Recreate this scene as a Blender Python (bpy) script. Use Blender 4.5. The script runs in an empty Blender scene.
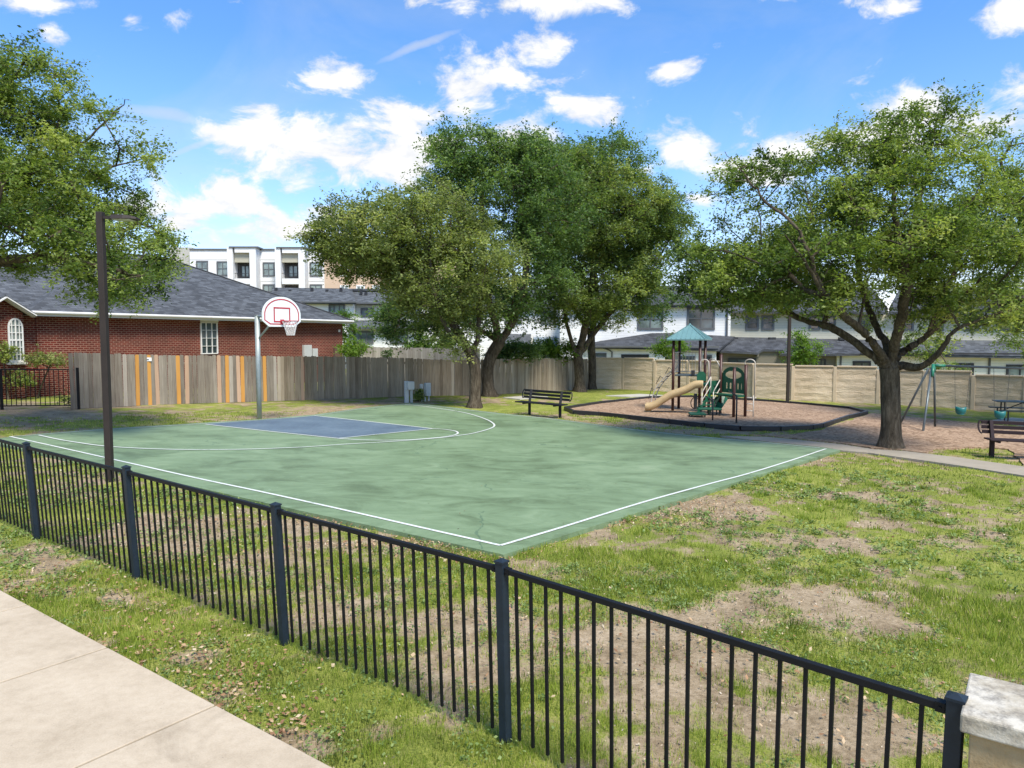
SUN_E, SUN_ANG = 2.6, 16.0
SKY_S = .145
EXPO = 1.25
SKY_TINT = [(0.0, (.84, .70, .77)), (.10, (.70, .67, .75)), (.22, (.52, .645, .76)), (.36, (.40, .60, .77)), (.7, (.38, .62, .80))]
CLOUD_LO, CLOUD_HI = (2.15, 2.28, 2.5), (3.2, 3.18, 3.16)
import bpy, math, random
import numpy as np
from mathutils import Vector, Matrix
random.seed(7)
RNG = np.random.default_rng(7)
SC = bpy.context.scene
COL = SC.collection
# ------------------------------------------------------------ camera model
F = 710.0; CAMZ = 2.6; HOR = 338.0
PITCH = math.atan((384 - HOR) / F)
GA, GB = 0.0215, 0.0042            # the ground falls gently to the right and away
cp, sp_ = math.cos(PITCH), math.sin(PITCH)
def ray(px, py):
    x = (px - 512) / F; y = -(py - 384) / F
    return Vector((x, cp + y * sp_, -sp_ + y * cp))
def zg(x, y):
    return -(GA * max(-60., min(60., x)) + GB * min(y, 120.))
def G(px, py, h=0.0):
    """world point on the (tilted) ground plane, h above it, that a sight line meets"""
    d = ray(px, py)
    t = (h - CAMZ) / (d.z + GA * d.x + GB * d.y)
    return Vector((d.x * t, d.y * t, CAMZ + d.z * t))
def PY(px, py, Y):
    d = ray(px, py); t = Y / d.y
    return Vector((d.x * t, Y, CAMZ + d.z * t))
def HT(px, py, ytop):
    """height above its ground point of something standing there and reaching ytop"""
    g = G(px, py); return PY(px, ytop, g.y).z - g.z
def V(*a): return Vector(a)
def gz(x, y, h=0.): return Vector((x, y, zg(x, y) + h))
# ------------------------------------------------------------ objects
def tag(o, label=None, cat=None, group=None, kind=None):
    if label: o['label'] = label
    if cat: o['category'] = cat
    if group: o['group'] = group
    if kind: o['kind'] = kind
    return o
def empty(name, loc, label, cat, group=None, rz=0.0):
    o = bpy.data.objects.new(name, None); COL.objects.link(o)
    o.location = loc; o.rotation_euler = (0, 0, rz); o.empty_display_size = .2
    return tag(o, label, cat, group)
def copy_tree(o, parent=None):
    c = o.copy(); COL.objects.link(c)
    if parent: c.parent = parent
    for ch in list(o.children):
        copy_tree(ch, c)
    return c
class MB:
    def __init__(s): s.v = []; s.f = []; s.m = []; s.t = []
    def poly(s, pts, mi=0, t=0.5):
        n = len(s.v); s.v += [tuple(p) for p in pts]; s.f.append(tuple(range(n, n + len(pts)))); s.m.append(mi); s.t.append(t)
    def para(s, o, a, b, c, mi=0, t=0.5):
        """parallelepiped from corner o with edges a b c"""
        o, a, b, c = Vector(o), Vector(a), Vector(b), Vector(c)
        if a.cross(b).dot(c) < 0: a, b = b, a
        n = len(s.v)
        s.v += [tuple(p) for p in (o, o+a, o+a+b, o+b, o+c, o+a+c, o+a+b+c, o+b+c)]
        for f in ((0,3,2,1),(4,5,6,7),(0,1,5,4),(1,2,6,5),(2,3,7,6),(3,0,4,7)):
            s.f.append(tuple(n+i for i in f)); s.m.append(mi); s.t.append(t)
    def box(s, c, sx, sy, sz, mi=0, ax=None, t=0.5):
        """box with its base centre at c"""
        ax = ax or (V(1,0,0), V(0,1,0))
        a, b = ax[0] * sx, ax[1] * sy
        s.para(Vector(c) - a/2 - b/2, a, b, V(0,0,sz), mi, t)
    def bar(s, p, q, w, h=None, mi=0, up=V(0,0,1), t=0.5):
        p, q = Vector(p), Vector(q); h = h or w; d = (q - p)
        if abs(d.normalized().dot(up)) > .95: up = V(0,1,0)
        a = d.cross(up).normalized() * w; b = a.cross(d).normalized() * h
        s.para(p - a/2 - b/2, a, b, d, mi, t)
    def tube(s, pts, r, n=8, mi=0, cap=True, t=0.5):
        pts = [Vector(p) for p in pts]; N = len(pts)
        rs = r if isinstance(r, (list, tuple)) else [r] * N
        base = len(s.v); prev = None
        for i, p in enumerate(pts):
            d = (pts[min(i+1, N-1)] - pts[max(i-1, 0)]).normalized()
            if prev is None:
                a = d.cross(V(0,0,1) if abs(d.z) < .9 else V(1,0,0)).normalized()
            else:
                a = (prev - d * prev.dot(d)).normalized()
            prev = a; b = d.cross(a)
            for k in range(n):
                an = 2 * math.pi * k / n
                s.v.append(tuple(p + (a * math.cos(an) + b * math.sin(an)) * rs[i]))
        for i in range(N - 1):
            for k in range(n):
                k2 = (k + 1) % n
                s.f.append((base+i*n+k, base+i*n+k2, base+(i+1)*n+k2, base+(i+1)*n+k)); s.m.append(mi); s.t.append(t)
        if cap:
            s.f.append(tuple(base + k for k in reversed(range(n)))); s.m.append(mi); s.t.append(t)
            s.f.append(tuple(base + (N-1)*n + k for k in range(n))); s.m.append(mi); s.t.append(t)
    def build(s, name, mats, parent=None, smooth=False, bevel=0, label=None):
        me = bpy.data.meshes.new(name)
        me.from_pydata(s.v, [], s.f)
        if not isinstance(mats, (list, tuple)): mats = [mats]
        for m in mats: me.materials.append(m)
        me.polygons.foreach_set('material_index', s.m)
        at = me.attributes.new('tone', 'FLOAT', 'FACE'); at.data.foreach_set('value', s.t)
        if smooth: me.polygons.foreach_set('use_smooth', [True] * len(s.f))
        o = bpy.data.objects.new(name, me); COL.objects.link(o)
        if parent:
            o.parent = parent
            M = Matrix.Translation(parent.location) @ parent.rotation_euler.to_matrix().to_4x4()
            g = parent
            while g.parent:
                g = g.parent
                M = (Matrix.Translation(g.location) @ g.rotation_euler.to_matrix().to_4x4()) @ M
            me.transform(M.inverted())      # meshes are written in world space
        if bevel:
            b = o.modifiers.new('bevel', 'BEVEL'); b.width = bevel; b.segments = 2; b.limit_method = 'ANGLE'
        if smooth:
            me.shade_smooth() if hasattr(me, 'shade_smooth') else None
        if label: o['label'] = label
        me.update()
        return o
def mesh_np(name, v, f, mat, attrs=(), parent=None, smooth=False):
    """fast mesh: v (n,3), f (m,k)"""
    me = bpy.data.meshes.new(name)
    n, (m, k) = len(v), f.shape
    me.vertices.add(n); me.vertices.foreach_set('co', np.ascontiguousarray(v, np.float32).ravel())
    me.loops.add(m * k); me.loops.foreach_set('vertex_index', np.ascontiguousarray(f, np.int32).ravel())
    me.polygons.add(m); me.polygons.foreach_set('loop_start', np.arange(0, m * k, k, dtype=np.int32))
    me.polygons.foreach_set('loop_total', np.full(m, k, np.int32))
    if smooth: me.polygons.foreach_set('use_smooth', np.ones(m, bool))
    for nm, dom, val in attrs:
        a = me.attributes.new(nm, 'FLOAT', dom); a.data.foreach_set('value', np.ascontiguousarray(val, np.float32))
    me.materials.append(mat); me.update(); me.validate()
    o = bpy.data.objects.new(name, me); COL.objects.link(o)
    if parent:
        o.parent = parent; me.transform(Matrix.Translation(-parent.location))
    return o
# ------------------------------------------------------------ value noise in numpy
def _h(ix, iy, s):
    n = (ix.astype(np.int64) * 374761393 + iy.astype(np.int64) * 668265263 + s * 1442695041) & 0xffffffff
    n = ((n ^ (n >> 13)) * 1274126177) & 0xffffffff
    return ((n ^ (n >> 16)) & 0xffff) / 65535.0
def vnoise(x, y, s=0):
    x0, y0 = np.floor(x), np.floor(y); fx, fy = x - x0, y - y0
    fx = fx*fx*(3-2*fx); fy = fy*fy*(3-2*fy)
    a, b = _h(x0, y0, s), _h(x0+1, y0, s); c, d = _h(x0, y0+1, s), _h(x0+1, y0+1, s)
    return (a*(1-fx)+b*fx)*(1-fy) + (c*(1-fx)+d*fx)*fy
def fbm(x, y, s=0, o=4):
    r = 0; w = .5; t = 0
    for i in range(o):
        r = r + w * vnoise(x * 2**i, y * 2**i, s + i * 17); t += w; w *= .55
    return r / t
# ------------------------------------------------------------ materials
class NT:
    def __init__(s, name):
        s.m = bpy.data.materials.new(name); s.m.use_nodes = True
        s.nt = s.m.node_tree; s.nt.nodes.clear()
    def n(s, typ, **kw):
        nd = s.nt.nodes.new(typ)
        for k, v in kw.items():
            if k.startswith('_'): setattr(nd, k[1:], v)
        return nd
    def set(s, nd, k, v):
        if isinstance(v, bpy.types.NodeSocket): s.nt.links.new(v, nd.inputs[k])
        elif v is not None: nd.inputs[k].default_value = v
    def math(s, op, a, b=None, c=None, clamp=False):
        nd = s.n('ShaderNodeMath', _operation=op, _use_clamp=clamp)
        s.set(nd, 0, a)
        if b is not None: s.set(nd, 1, b)
        if c is not None: s.set(nd, 2, c)
        return nd.outputs[0]
    def pos(s): return s.n('ShaderNodeNewGeometry').outputs['Position']
    def noise(s, vec, scale, detail=4, rough=.55, dist=0):
        nd = s.n('ShaderNodeTexNoise'); s.set(nd, 'Vector', vec)
        nd.inputs['Scale'].default_value = scale; nd.inputs['Detail'].default_value = detail
        nd.inputs['Roughness'].default_value = rough; nd.inputs['Distortion'].default_value = dist
        return nd.outputs['Fac']
    def ramp(s, fac, stops, interp='LINEAR'):
        nd = s.n('ShaderNodeValToRGB'); s.set(nd, 0, fac); cr = nd.color_ramp; cr.interpolation = interp
        while len(cr.elements) < len(stops): cr.elements.new(.5)
        for e, (p, c) in zip(cr.elements, stops):
            e.position = p; e.color = (*c, 1) if len(c) == 3 else c
        return nd.outputs[0]
    def mix(s, fac, a, b, mode='MIX'):
        nd = s.n('ShaderNodeMix', _data_type='RGBA', _blend_type=mode)
        s.set(nd, 0, fac)
        for i, v in ((6, a), (7, b)):
            if isinstance(v, tuple): v = (*v, 1) if len(v) == 3 else v
            s.set(nd, i, v)
        return nd.outputs[2]
    def attr(s, name):
        return s.n('ShaderNodeAttribute', _attribute_name=name).outputs['Fac']
    def bump(s, h, strength=.3, dist=.02):
        nd = s.n('ShaderNodeBump'); s.set(nd, 'Height', h)
        nd.inputs['Strength'].default_value = strength; nd.inputs['Distance'].default_value = dist
        return nd.outputs[0]
    def out(s, color, rough=.7, normal=None, metal=0, spec=.5):
        b = s.n('ShaderNodeBsdfPrincipled')
        if isinstance(color, tuple): color = (*color, 1) if len(color) == 3 else color
        s.set(b, 'Base Color', color); s.set(b, 'Roughness', rough); s.set(b, 'Metallic', metal)
        b.inputs['Specular IOR Level'].default_value = spec
        if normal is not None: s.set(b, 'Normal', normal)
        o = s.n('ShaderNodeOutputMaterial'); s.nt.links.new(b.outputs[0], o.inputs[0])
        return s.m
def mul(c, k): return tuple(min(1, x * k) for x in c)
_simple = {}
def paint(name, c, rough=.5, amp=.12, scale=6, metal=0, bump=.0, spec=.5):
    """painted or plain surface with soft wear"""
    if name in _simple: return _simple[name]
    t = NT(name); p = t.pos()
    n1 = t.noise(p, scale, 5); n2 = t.noise(p, scale * 7, 3)
    f = t.math('ADD', t.math('MULTIPLY', n1, .6), t.math('MULTIPLY', n2, .4))
    colr = t.ramp(f, [(.3, mul(c, 1 - amp)), (.7, mul(c, 1 + amp))])
    r = t.math('MULTIPLY_ADD', n1, .25, rough - .12, clamp=True)
    _simple[name] = t.out(colr, r, t.bump(n2, bump, .01) if bump else None, metal, spec)
    return _simple[name]
def toned(name, stops, rough=.8, grain=None, bump=.3, spec=.3):
    """colour taken from each face's own tone, with grain"""
    t = NT(name); p = t.pos(); a = t.attr('tone')
    if grain:
        mp = t.n('ShaderNodeMapping'); t.set(mp, 'Vector', p); mp.inputs['Scale'].default_value = grain
        off = t.n('ShaderNodeCombineXYZ'); t.set(off, 0, t.math('MULTIPLY', a, 31.)); t.set(off, 1, t.math('MULTIPLY', a, 17.))
        t.set(mp, 'Location', off.outputs[0])
        n = t.noise(mp.outputs[0], 1, 5, .65)
    else: n = t.noise(p, 9, 5)
    big = t.noise(p, .8, 3)
    f = t.math('ADD', t.math('MULTIPLY_ADD', n, .62, -.31), t.math('ADD', a, t.math('MULTIPLY_ADD', big, .3, -.15)))
    return t.out(t.ramp(f, stops), rough, t.bump(n, bump, .01), spec=spec)
def planar(t, d):
    """coordinates running along direction d and up, for walls"""
    p = t.pos()
    dt = t.n('ShaderNodeVectorMath', _operation='DOT_PRODUCT'); t.set(dt, 0, p); dt.inputs[1].default_value = (d[0], d[1], 0)
    sx = t.n('ShaderNodeSeparateXYZ'); t.set(sx, 0, p)
    return dt.outputs['Value'], sx.outputs[2], p
def brick_mat(name, d, c1, c2, mortar, bw=.21, bh=.068, ms=.008, vs=1.0, rough=.85, bias=0., bump=.5):
    t = NT(name); u, w, p = planar(t, d)
    cb = t.n('ShaderNodeCombineXYZ'); t.set(cb, 0, u); t.set(cb, 1, t.math('MULTIPLY', w, vs))
    b = t.n('ShaderNodeTexBrick'); t.set(b, 'Vector', cb.outputs[0])
    for k, v in (('Color1', (*c1, 1)), ('Color2', (*c2, 1)), ('Mortar', (*mortar, 1)), ('Scale', 1.), ('Mortar Size', ms), ('Bias', bias), ('Brick Width', bw), ('Row Height', bh), ('Mortar Smooth', .2)):
        b.inputs[k].default_value = v
    n = t.noise(p, 1.1, 4); n2 = t.noise(p, 25, 3)
    f = t.math('ADD', t.math('MULTIPLY', n, .6), t.math('MULTIPLY', n2, .4))
    c = t.mix(1.0, b.outputs[0], t.ramp(f, [(.3, (.66, .66, .66)), (.7, (1.3, 1.3, 1.3))]), 'MULTIPLY')
    h = t.math('MULTIPLY_ADD', n2, .4, t.math('SUBTRACT', 1.0, b.outputs[1]))
    return t.out(c, rough, t.bump(h, bump, .01), spec=.25)
def siding_mat(name, c, pitch=.16, rough=.6):
    t = NT(name); p = t.pos(); sx = t.n('ShaderNodeSeparateXYZ'); t.set(sx, 0, p)
    fr = t.math('FRACT', t.math('DIVIDE', sx.outputs[2], pitch))
    n = t.noise(p, 1.5, 4)
    groove = t.math('GREATER_THAN', fr, .93)
    colr = t.mix(groove, t.ramp(n, [(.3, mul(c, .93)), (.7, mul(c, 1.03))]), mul(c, .55))
    return t.out(colr, rough, t.bump(fr, .35, .02))
def glass_mat(name, c=(.05, .07, .08)):
    t = NT(name); p = t.pos(); n = t.noise(p, .9, 3)
    return t.out(t.ramp(n, [(.35, mul(c, .6)), (.7, mul(c, 1.8))]), .08, spec=.9)
# ------------------------------------------------------------ camera, light, sky
cam = bpy.data.cameras.new('camera'); co = bpy.data.objects.new('camera', cam); COL.objects.link(co)
co.location = (0, 0, CAMZ); co.rotation_euler = (math.pi/2 - PITCH, 0, 0)
cam.sensor_width = 36; cam.lens = F / 1024 * 36; cam.clip_start = .05; cam.clip_end = 3000
SC.camera = co
SUN_EL, SUN_AZ = math.radians(56), math.radians(152)   # azimuth clockwise from +Y: behind, to the right
sd = V(math.sin(SUN_AZ) * math.cos(SUN_EL), math.cos(SUN_AZ) * math.cos(SUN_EL), math.sin(SUN_EL))
sun = bpy.data.lights.new('sun', 'SUN'); so = bpy.data.objects.new('sun', sun); COL.objects.link(so)
sun.energy = SUN_E; sun.angle = math.radians(SUN_ANG); sun.color = (1, .93, .81)
so.rotation_euler = sd.to_track_quat('Z', 'Y').to_euler()
w = bpy.data.worlds.new('World'); SC.world = w; w.use_nodes = True
t = NT.__new__(NT); t.nt = w.node_tree; t.nt.nodes.clear()
sky = t.n('ShaderNodeTexSky', _sky_type='NISHITA', _sun_disc=False, _sun_elevation=SUN_EL, _sun_rotation=SUN_AZ)
sky.altitude = 200; sky.air_density = 1.0; sky.dust_density = .6; sky.ozone_density = 3.0
tc = t.n('ShaderNodeTexCoord'); dirv = tc.outputs['Generated']
sep = t.n('ShaderNodeSeparateXYZ'); t.set(sep, 0, dirv)
X, Y, Z = sep.outputs
zc = t.math('MAXIMUM', Z, .0)
# deepen the blue the way the photograph's white balance does, paler towards the horizon
tint = t.ramp(zc, SKY_TINT)
base = t.mix(1.0, sky.outputs[0], tint, 'MULTIPLY')
yy = t.math('MAXIMUM', Y, .08)
u = t.math('DIVIDE', X, yy); v = t.math('DIVIDE', Z, yy)
# cloud texture lives on directions; fine curl edges
mp = t.n('ShaderNodeMapping'); t.set(mp, 'Vector', dirv); mp.inputs['Scale'].default_value = (1, 1, 1.9)
fine = t.noise(mp.outputs[0], 11, 8, .62, .35)
wide = t.noise(mp.outputs[0], 3.1, 5, .55)
BL = [(215,188,62,22),(285,172,80,28),(330,150,70,28),(400,118,60,26),(300,228,50,20),(235,160,50,18),(480,62,58,22),(450,92,62,26),(540,60,40,28),
      (560,42,30,12),(347,82,46,17),(588,108,36,13),(670,68,26,12),(545,4,80,14),(785,0,50,8),(905,6,26,14),(1008,14,28,16),
      (35,4,44,11),(130,19,20,12),(52,34,13,10),(178,14,20,12),(690,152,36,19),(798,144,58,26),(970,116,90,26),(905,150,60,24),(706,199,22,11),
      (630,171,26,10),(180,215,44,16),(250,205,50,14),(380,165,40,20),(420,145,36,18),(520,135,36,16),(235,2,40,8),(1010,100,40,24),(760,170,50,16),(330,178,64,20),(240,192,56,17),(262,142,60,16),(502,72,50,24),(470,104,42,16),(165,228,50,12),(320,210,40,12)]
M = None
for (bx, by, rx, ry) in BL:
    if 140 < bx < 470 and 100 < by < 235: rx, ry = rx * 1.18, ry * 1.3
    d = ray(bx, by); cu, cv = d.x / d.y, d.z / d.y
    a = t.math('DIVIDE', t.math('SUBTRACT', u, cu), rx / F); b = t.math('DIVIDE', t.math('SUBTRACT', v, cv), ry / F)
    # flatter undersides, billowing tops
    q = t.math('ADD', t.math('MULTIPLY', a, a), t.math('MULTIPLY', b, b))
    g = t.math('SUBTRACT', 1.0, t.math('POWER', q, .5))
    M = g if M is None else t.math('MAXIMUM', M, g)
M = t.math('MAXIMUM', M, -1.0)
front = t.math('GREATER_THAN', Y, .12)
fill_clouds = t.math('MULTIPLY_ADD', wide, 3.0, -1.65)  # cloud cover added over the unseen sky for white diffuse fill light
M = t.math('ADD', t.math('MULTIPLY', M, front), t.math('MULTIPLY', fill_clouds, t.math('SUBTRACT', 1.0, front)))
dens = t.math('ADD', t.math('MULTIPLY', M, 1.1), t.math('MULTIPLY_ADD', fine, 6.5, -3.35))
cl = t.n('ShaderNodeMapRange', _interpolation_type='SMOOTHSTEP'); t.set(cl, 0, dens)
for k, vv in ((1, -.25), (2, .95), (3, 0.), (4, 1.)): cl.inputs[k].default_value = vv
# thin high veil
veil = t.noise(mp.outputs[0], 2.0, 6, .6, .8)
veil = t.math('MULTIPLY', t.ramp(veil, [(.5, (0, 0, 0)), (.85, (1, 1, 1))]), .35)
fac = t.math('MAXIMUM', cl.outputs[0], veil)
# thin streaks of high cloud
for (x0, y0, x1, y1, wd) in ((150, 166, 262, 118, 3.5), (372, 66, 466, 27, 3.5), (105, 110, 225, 122, 6)):
    d0, d1 = ray(x0, y0), ray(x1, y1); a0, b0_ = d0.x/d0.y, d0.z/d0.y; a1, b1_ = d1.x/d1.y, d1.z/d1.y
    cx_, cy_ = (a0+a1)/2, (b0_+b1_)/2; ln_ = math.hypot(a1-a0, b1_-b0_)/2; ca, sa = (a1-a0)/2/ln_, (b1_-b0_)/2/ln_
    du = t.math('SUBTRACT', u, cx_); dv = t.math('SUBTRACT', v, cy_)
    al = t.math('DIVIDE', t.math('ADD', t.math('MULTIPLY', du, ca), t.math('MULTIPLY', dv, sa)), ln_)
    ac = t.math('DIVIDE', t.math('SUBTRACT', t.math('MULTIPLY', dv, ca), t.math('MULTIPLY', du, sa)), wd/F)
    ac = t.math('ADD', ac, t.math('MULTIPLY_ADD', fine, 4., -2.))
    q = t.math('ADD', t.math('MULTIPLY', al, al), t.math('MULTIPLY', t.math('MULTIPLY', ac, ac), .5))
    s_ = t.math('MULTIPLY', t.math('SUBTRACT', 1.0, q, clamp=True), t.math('MULTIPLY', front, .5))
    fac = t.math('MAXIMUM', fac, s_)
shade = t.noise(mp.outputs[0], 14, 5, .55)
inner = t.math('MULTIPLY_ADD', dens, .25, t.math('MULTIPLY', shade, .9))
ccol = t.ramp(inner, [(.32, CLOUD_LO), (.74, CLOUD_HI)])
final = t.mix(fac, base, ccol)
bg = t.n('ShaderNodeBackground'); t.set(bg, 0, final); bg.inputs[1].default_value = SKY_S
o_ = t.n('ShaderNodeOutputWorld'); t.nt.links.new(bg.outputs[0], o_.inputs[0])
w.cycles.sampling_method = 'MANUAL'; w.cycles.sample_map_resolution = 512
SC.view_settings.view_transform = 'Standard'; SC.view_settings.look = 'None'
SC.view_settings.exposure = EXPO; SC.view_settings.gamma = 1
SC.cycles.max_bounces = 6; SC.cycles.diffuse_bounces = 3; SC.cycles.transmission_bounces = 3; SC.cycles.transparent_max_bounces = 4
SC.cycles.use_denoising = True
# ------------------------------------------------------------ ground and paving
def proj(x, y, z):
    dz = z - CAMZ; fw = y * cp - dz * sp_; up = y * sp_ + dz * cp
    fw = np.maximum(fw, .05)
    return 512 + F * x / fw, 384 - F * up / fw
def catmull(P, k=6, closed=False):
    P = [Vector(p) for p in P]; n = len(P); out = []
    for i in range(n if closed else n - 1):
        if closed: a, b, c, d = P[(i-1) % n], P[i], P[(i+1) % n], P[(i+2) % n]
        else: a, b, c, d = P[max(i-1, 0)], P[i], P[i+1], P[min(i+2, n-1)]
        for j in range(k):
            s = j / k
            out.append(.5 * ((2*b) + (c-a)*s + (2*a-5*b+4*c-d)*s*s + (3*b-a-3*c+d)*s**3))
    if not closed: out.append(P[-1])
    return out
def inpoly(x, y, poly):
    r = np.zeros(x.shape, bool); n = len(poly)
    for i in range(n):
        x1, y1 = poly[i][0], poly[i][1]; x2, y2 = poly[(i+1) % n][0], poly[(i+1) % n][1]
        c = ((y1 > y) != (y2 > y)) & (x < (x2 - x1) * (y - y1) / (y2 - y1 + 1e-12) + x1)
        r ^= c
    return r
def sheet(name, poly, thick, mat, jitter=0, step=None):
    """slab with its top at the poly's own height and a skirt going down"""
    P = [Vector(p) for p in poly]
    if step:
        Q = []
        for i, p in enumerate(P):
            q = P[(i+1) % len(P)]; k = max(1, int((q - p).length / step))
            for j in range(k):
                r = p.lerp(q, j / k); Q.append(r + V(random.uniform(-1, 1), random.uniform(-1, 1), 0) * jitter)
        P = Q
    mb = MB(); mb.poly(P)
    for i, p in enumerate(P):
        q = P[(i+1) % len(P)]
        mb.poly([p, p - V(0,0,thick), q - V(0,0,thick), q])
    o = mb.build(name, mat)
    bpy_fix_normals(o); return o
def bpy_fix_normals(o):
    import bmesh
    bm = bmesh.new(); bm.from_mesh(o.data)
    bmesh.ops.remove_doubles(bm, verts=bm.verts, dist=1e-5)
    bmesh.ops.triangulate(bm, faces=[f for f in bm.faces if len(f.verts) > 4])
    bmesh.ops.recalc_face_normals(bm, faces=bm.faces); bm.to_mesh(o.data); bm.free()
# --- court
CH = .035
court_px = [(-6,438.6),(0,444),(100,466),(200,488),(300,510.5),(400,531.8),(503.5,554.6),(600,524),(700,493.5),(780,468.5),(840.5,450),(822,447.2),(762,441.6),(700,436),(630,428.5),(560,419.2),(500,413),(450,407),(412,402.6),(360,408),(314,414.7),(258,419.2),(200,422.8),(103,428.7),(40,433.6)]
court_poly = [G(a, b, CH) for a, b in court_px]
t = NT('court_green'); p = t.pos()
mp = t.n('ShaderNodeMapping'); t.set(mp, 'Vector', p); mp.inputs['Rotation'].default_value = (0, 0, -.5); mp.inputs['Scale'].default_value = (.55, 1.1, 1)
n1 = t.noise(mp.outputs[0], 1.7, 10, .74, .8); n2 = t.noise(p, .38, 6, .6); n3 = t.noise(p, 40, 3)
f = t.math('ADD', t.math('MULTIPLY', n1, .62), t.math('MULTIPLY', n2, .38))
c = t.ramp(f, [(.3, (.066, .100, .048)), (.42, (.112, .160, .080)), (.50, (.155, .222, .118)), (.58, (.192, .265, .148)), (.70, (.255, .31, .19))])
vor = t.n('ShaderNodeTexVoronoi', _feature='DISTANCE_TO_EDGE'); 
mpd = t.n('ShaderNodeVectorMath', _operation='ADD'); t.set(mpd, 0, p)
nn = t.n('ShaderNodeTexNoise'); t.set(nn, 'Vector', p); nn.inputs['Scale'].default_value = 1.2; nn.inputs['Detail'].default_value = 6
t.set(mpd, 1, nn.outputs['Color']); t.set(vor, 'Vector', mpd.outputs[0]); vor.inputs['Scale'].default_value = .22
crack = t.math('MULTIPLY', t.math('LESS_THAN', vor.outputs[0], .0035), t.math('GREATER_THAN', n2, .5))
c = t.mix(t.math('MULTIPLY', crack, .5), c, (.05, .1, .06))
speck = t.math('GREATER_THAN', t.noise(p, 7, 2), .76)
c = t.mix(t.math('MULTIPLY', speck, .35), c, (.3, .4, .3))
court_m = t.out(c, .62, t.bump(n3, .15, .004), spec=.35)
court = sheet('basketball_court', court_poly, .16, court_m); tag(court, 'green painted concrete court with white lines and blue key', kind='structure')
t = NT('court_blue'); p = t.pos(); n1 = t.noise(p, .9, 5); n3 = t.noise(p, 9, 4)
f = t.math('ADD', t.math('MULTIPLY', n1, .6), t.math('MULTIPLY', n3, .4))
blue_m = t.out(t.ramp(f, [(.35, (.075, .105, .138)), (.52, (.108, .15, .185)), (.7, (.15, .195, .23))]), .6, spec=.35)
key = [(206,423.9),(314.6,415.8),(432,428.6),(339.4,438)]
mb = MB(); mb.poly([G(a, b, CH + .004) for a, b in key]); ko = mb.build('key_paint', blue_m, court)
t = NT('line_white'); p = t.pos(); nw = t.noise(p, 14, 6, .7); ng = t.noise(p, 1.2, 3)
line_m = t.out(t.mix(t.ramp(t.math('ADD', t.math('MULTIPLY', nw, .7), t.math('MULTIPLY', ng, .4)), [(.60, (0,0,0)), (.70, (1,1,1))]), (.62, .64, .60), (.26, .33, .24)), .6)
worn_m = paint('line_worn', (.42, .46, .40), .6, .25, 3)
def ribbon(px, wd, h, mat, name='painted_line', smooth=True):
    P = [G(a, b, h) for a, b in px]
    if smooth: P = catmull(P, 6)
    mb = MB(); L = []
    for i, p in enumerate(P):
        d = (P[min(i+1, len(P)-1)] - P[max(i-1, 0)]); n = V(-d.y, d.x, 0).normalized() * wd / 2
        L.append((p + n, p - n))
    for i in range(len(L) - 1): mb.poly([L[i][0], L[i][1], L[i+1][1], L[i+1][0]])
    return mb.build(name, mat, court)
ribbon([(9.8,436.3),(60,447.3),(114,459.4),(199,478.4),(256,490.4),(330,506.6),(420,527),(500.6,545.2)], .055, CH+.008, line_m)
ribbon([(500.6,545.2),(560,527.6),(620,509),(660,497.2),(710,483.5),(749,473.2),(790,460.6),(826,448.7)], .055, CH+.009, line_m)
ribbon([(820,447.9),(762,442.3),(700,436.7),(630,429.2),(560,420),(500,413.8),(450,407.8),(412,403.5)], .05, CH+.008, worn_m)
ribbon([(411,403.7),(360,409),(314,415.6),(258,420),(200,423.8),(103,429.6),(40,434.5),(9.8,436.3)], .055, CH+.010, worn_m)
ribbon([(205.4,424.1),(270,431.2),(339.2,438.3)], .055, CH+.011, line_m, smooth=False)
ribbon([(314.8,415.6),(370,421.5),(432.3,428.4)], .055, CH+.011, line_m, smooth=False)
ribbon([(339.2,438.1),(385,433.4),(432.3,428.6)], .055, CH+.012, line_m, smooth=False)
ribbon([(339.2,438.3),(360,439.7),(385,440.1),(410,439.5),(432,438.0),(450,435.8),(457.5,433.5),(456,431.2),(448,429.7),(440,428.9),(432.3,428.6)], .055, CH+.013, line_m)
ribbon([(39,435),(58.6,439.2),(78,442.4),(103.5,445.8),(136.7,448),(168,449.1),(200,449.5),(230,449.3),(258,448.7),(297,447.2),(317,446),(346,444),(380,442.1),(401,440.7),(428.4,438.6),(444,437.2),(461.6,435),(473.3,433.1),(485,430.1),(492.4,427.4),(494.4,425.2),(492.6,422.8),(487,419.6),(475.2,415.4),(461.6,412),(444,409.1),(418.6,405.6),(405,404.4)], .055, CH+.014, line_m)
# --- sidewalk in slabs with open joints
t = NT('sidewalk_concrete'); p = t.pos(); n1 = t.noise(p, 1.3, 6); n2 = t.noise(p, 90, 3); n3 = t.noise(p, 14, 4)
f = t.math('ADD', t.math('MULTIPLY', n1, .5), t.math('ADD', t.math('MULTIPLY', n2, .25), t.math('MULTIPLY', n3, .25)))
st_ = t.ramp(t.noise(p, .9, 7, .7, 1.2), [(.56, (0,0,0)), (.72, (1,1,1))]); pit = t.math('GREATER_THAN', t.noise(p, 45, 2), .74)
ccol_ = t.ramp(f, [(.3, (.33, .265, .185)), (.5, (.45, .37, .27)), (.7, (.55, .465, .35))])
ccol_ = t.mix(t.math('MULTIPLY', st_, .38), ccol_, (.17, .135, .095)); ccol_ = t.mix(t.math('MULTIPLY', pit, .5), ccol_, (.16, .13, .10))
conc_m = t.out(ccol_, .85, t.bump(t.math('ADD', n2, n3), .4, .004), spec=.2)
SWH = .03
e0 = G(215.6, 705, SWH); e1 = G(106, 646.5, SWH); sdir = (e1 - e0); sdir.z = 0; sdir.normalize(); sn = V(-sdir.y, sdir.x, 0)
if sn.y > 0: sn = -sn
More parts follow.
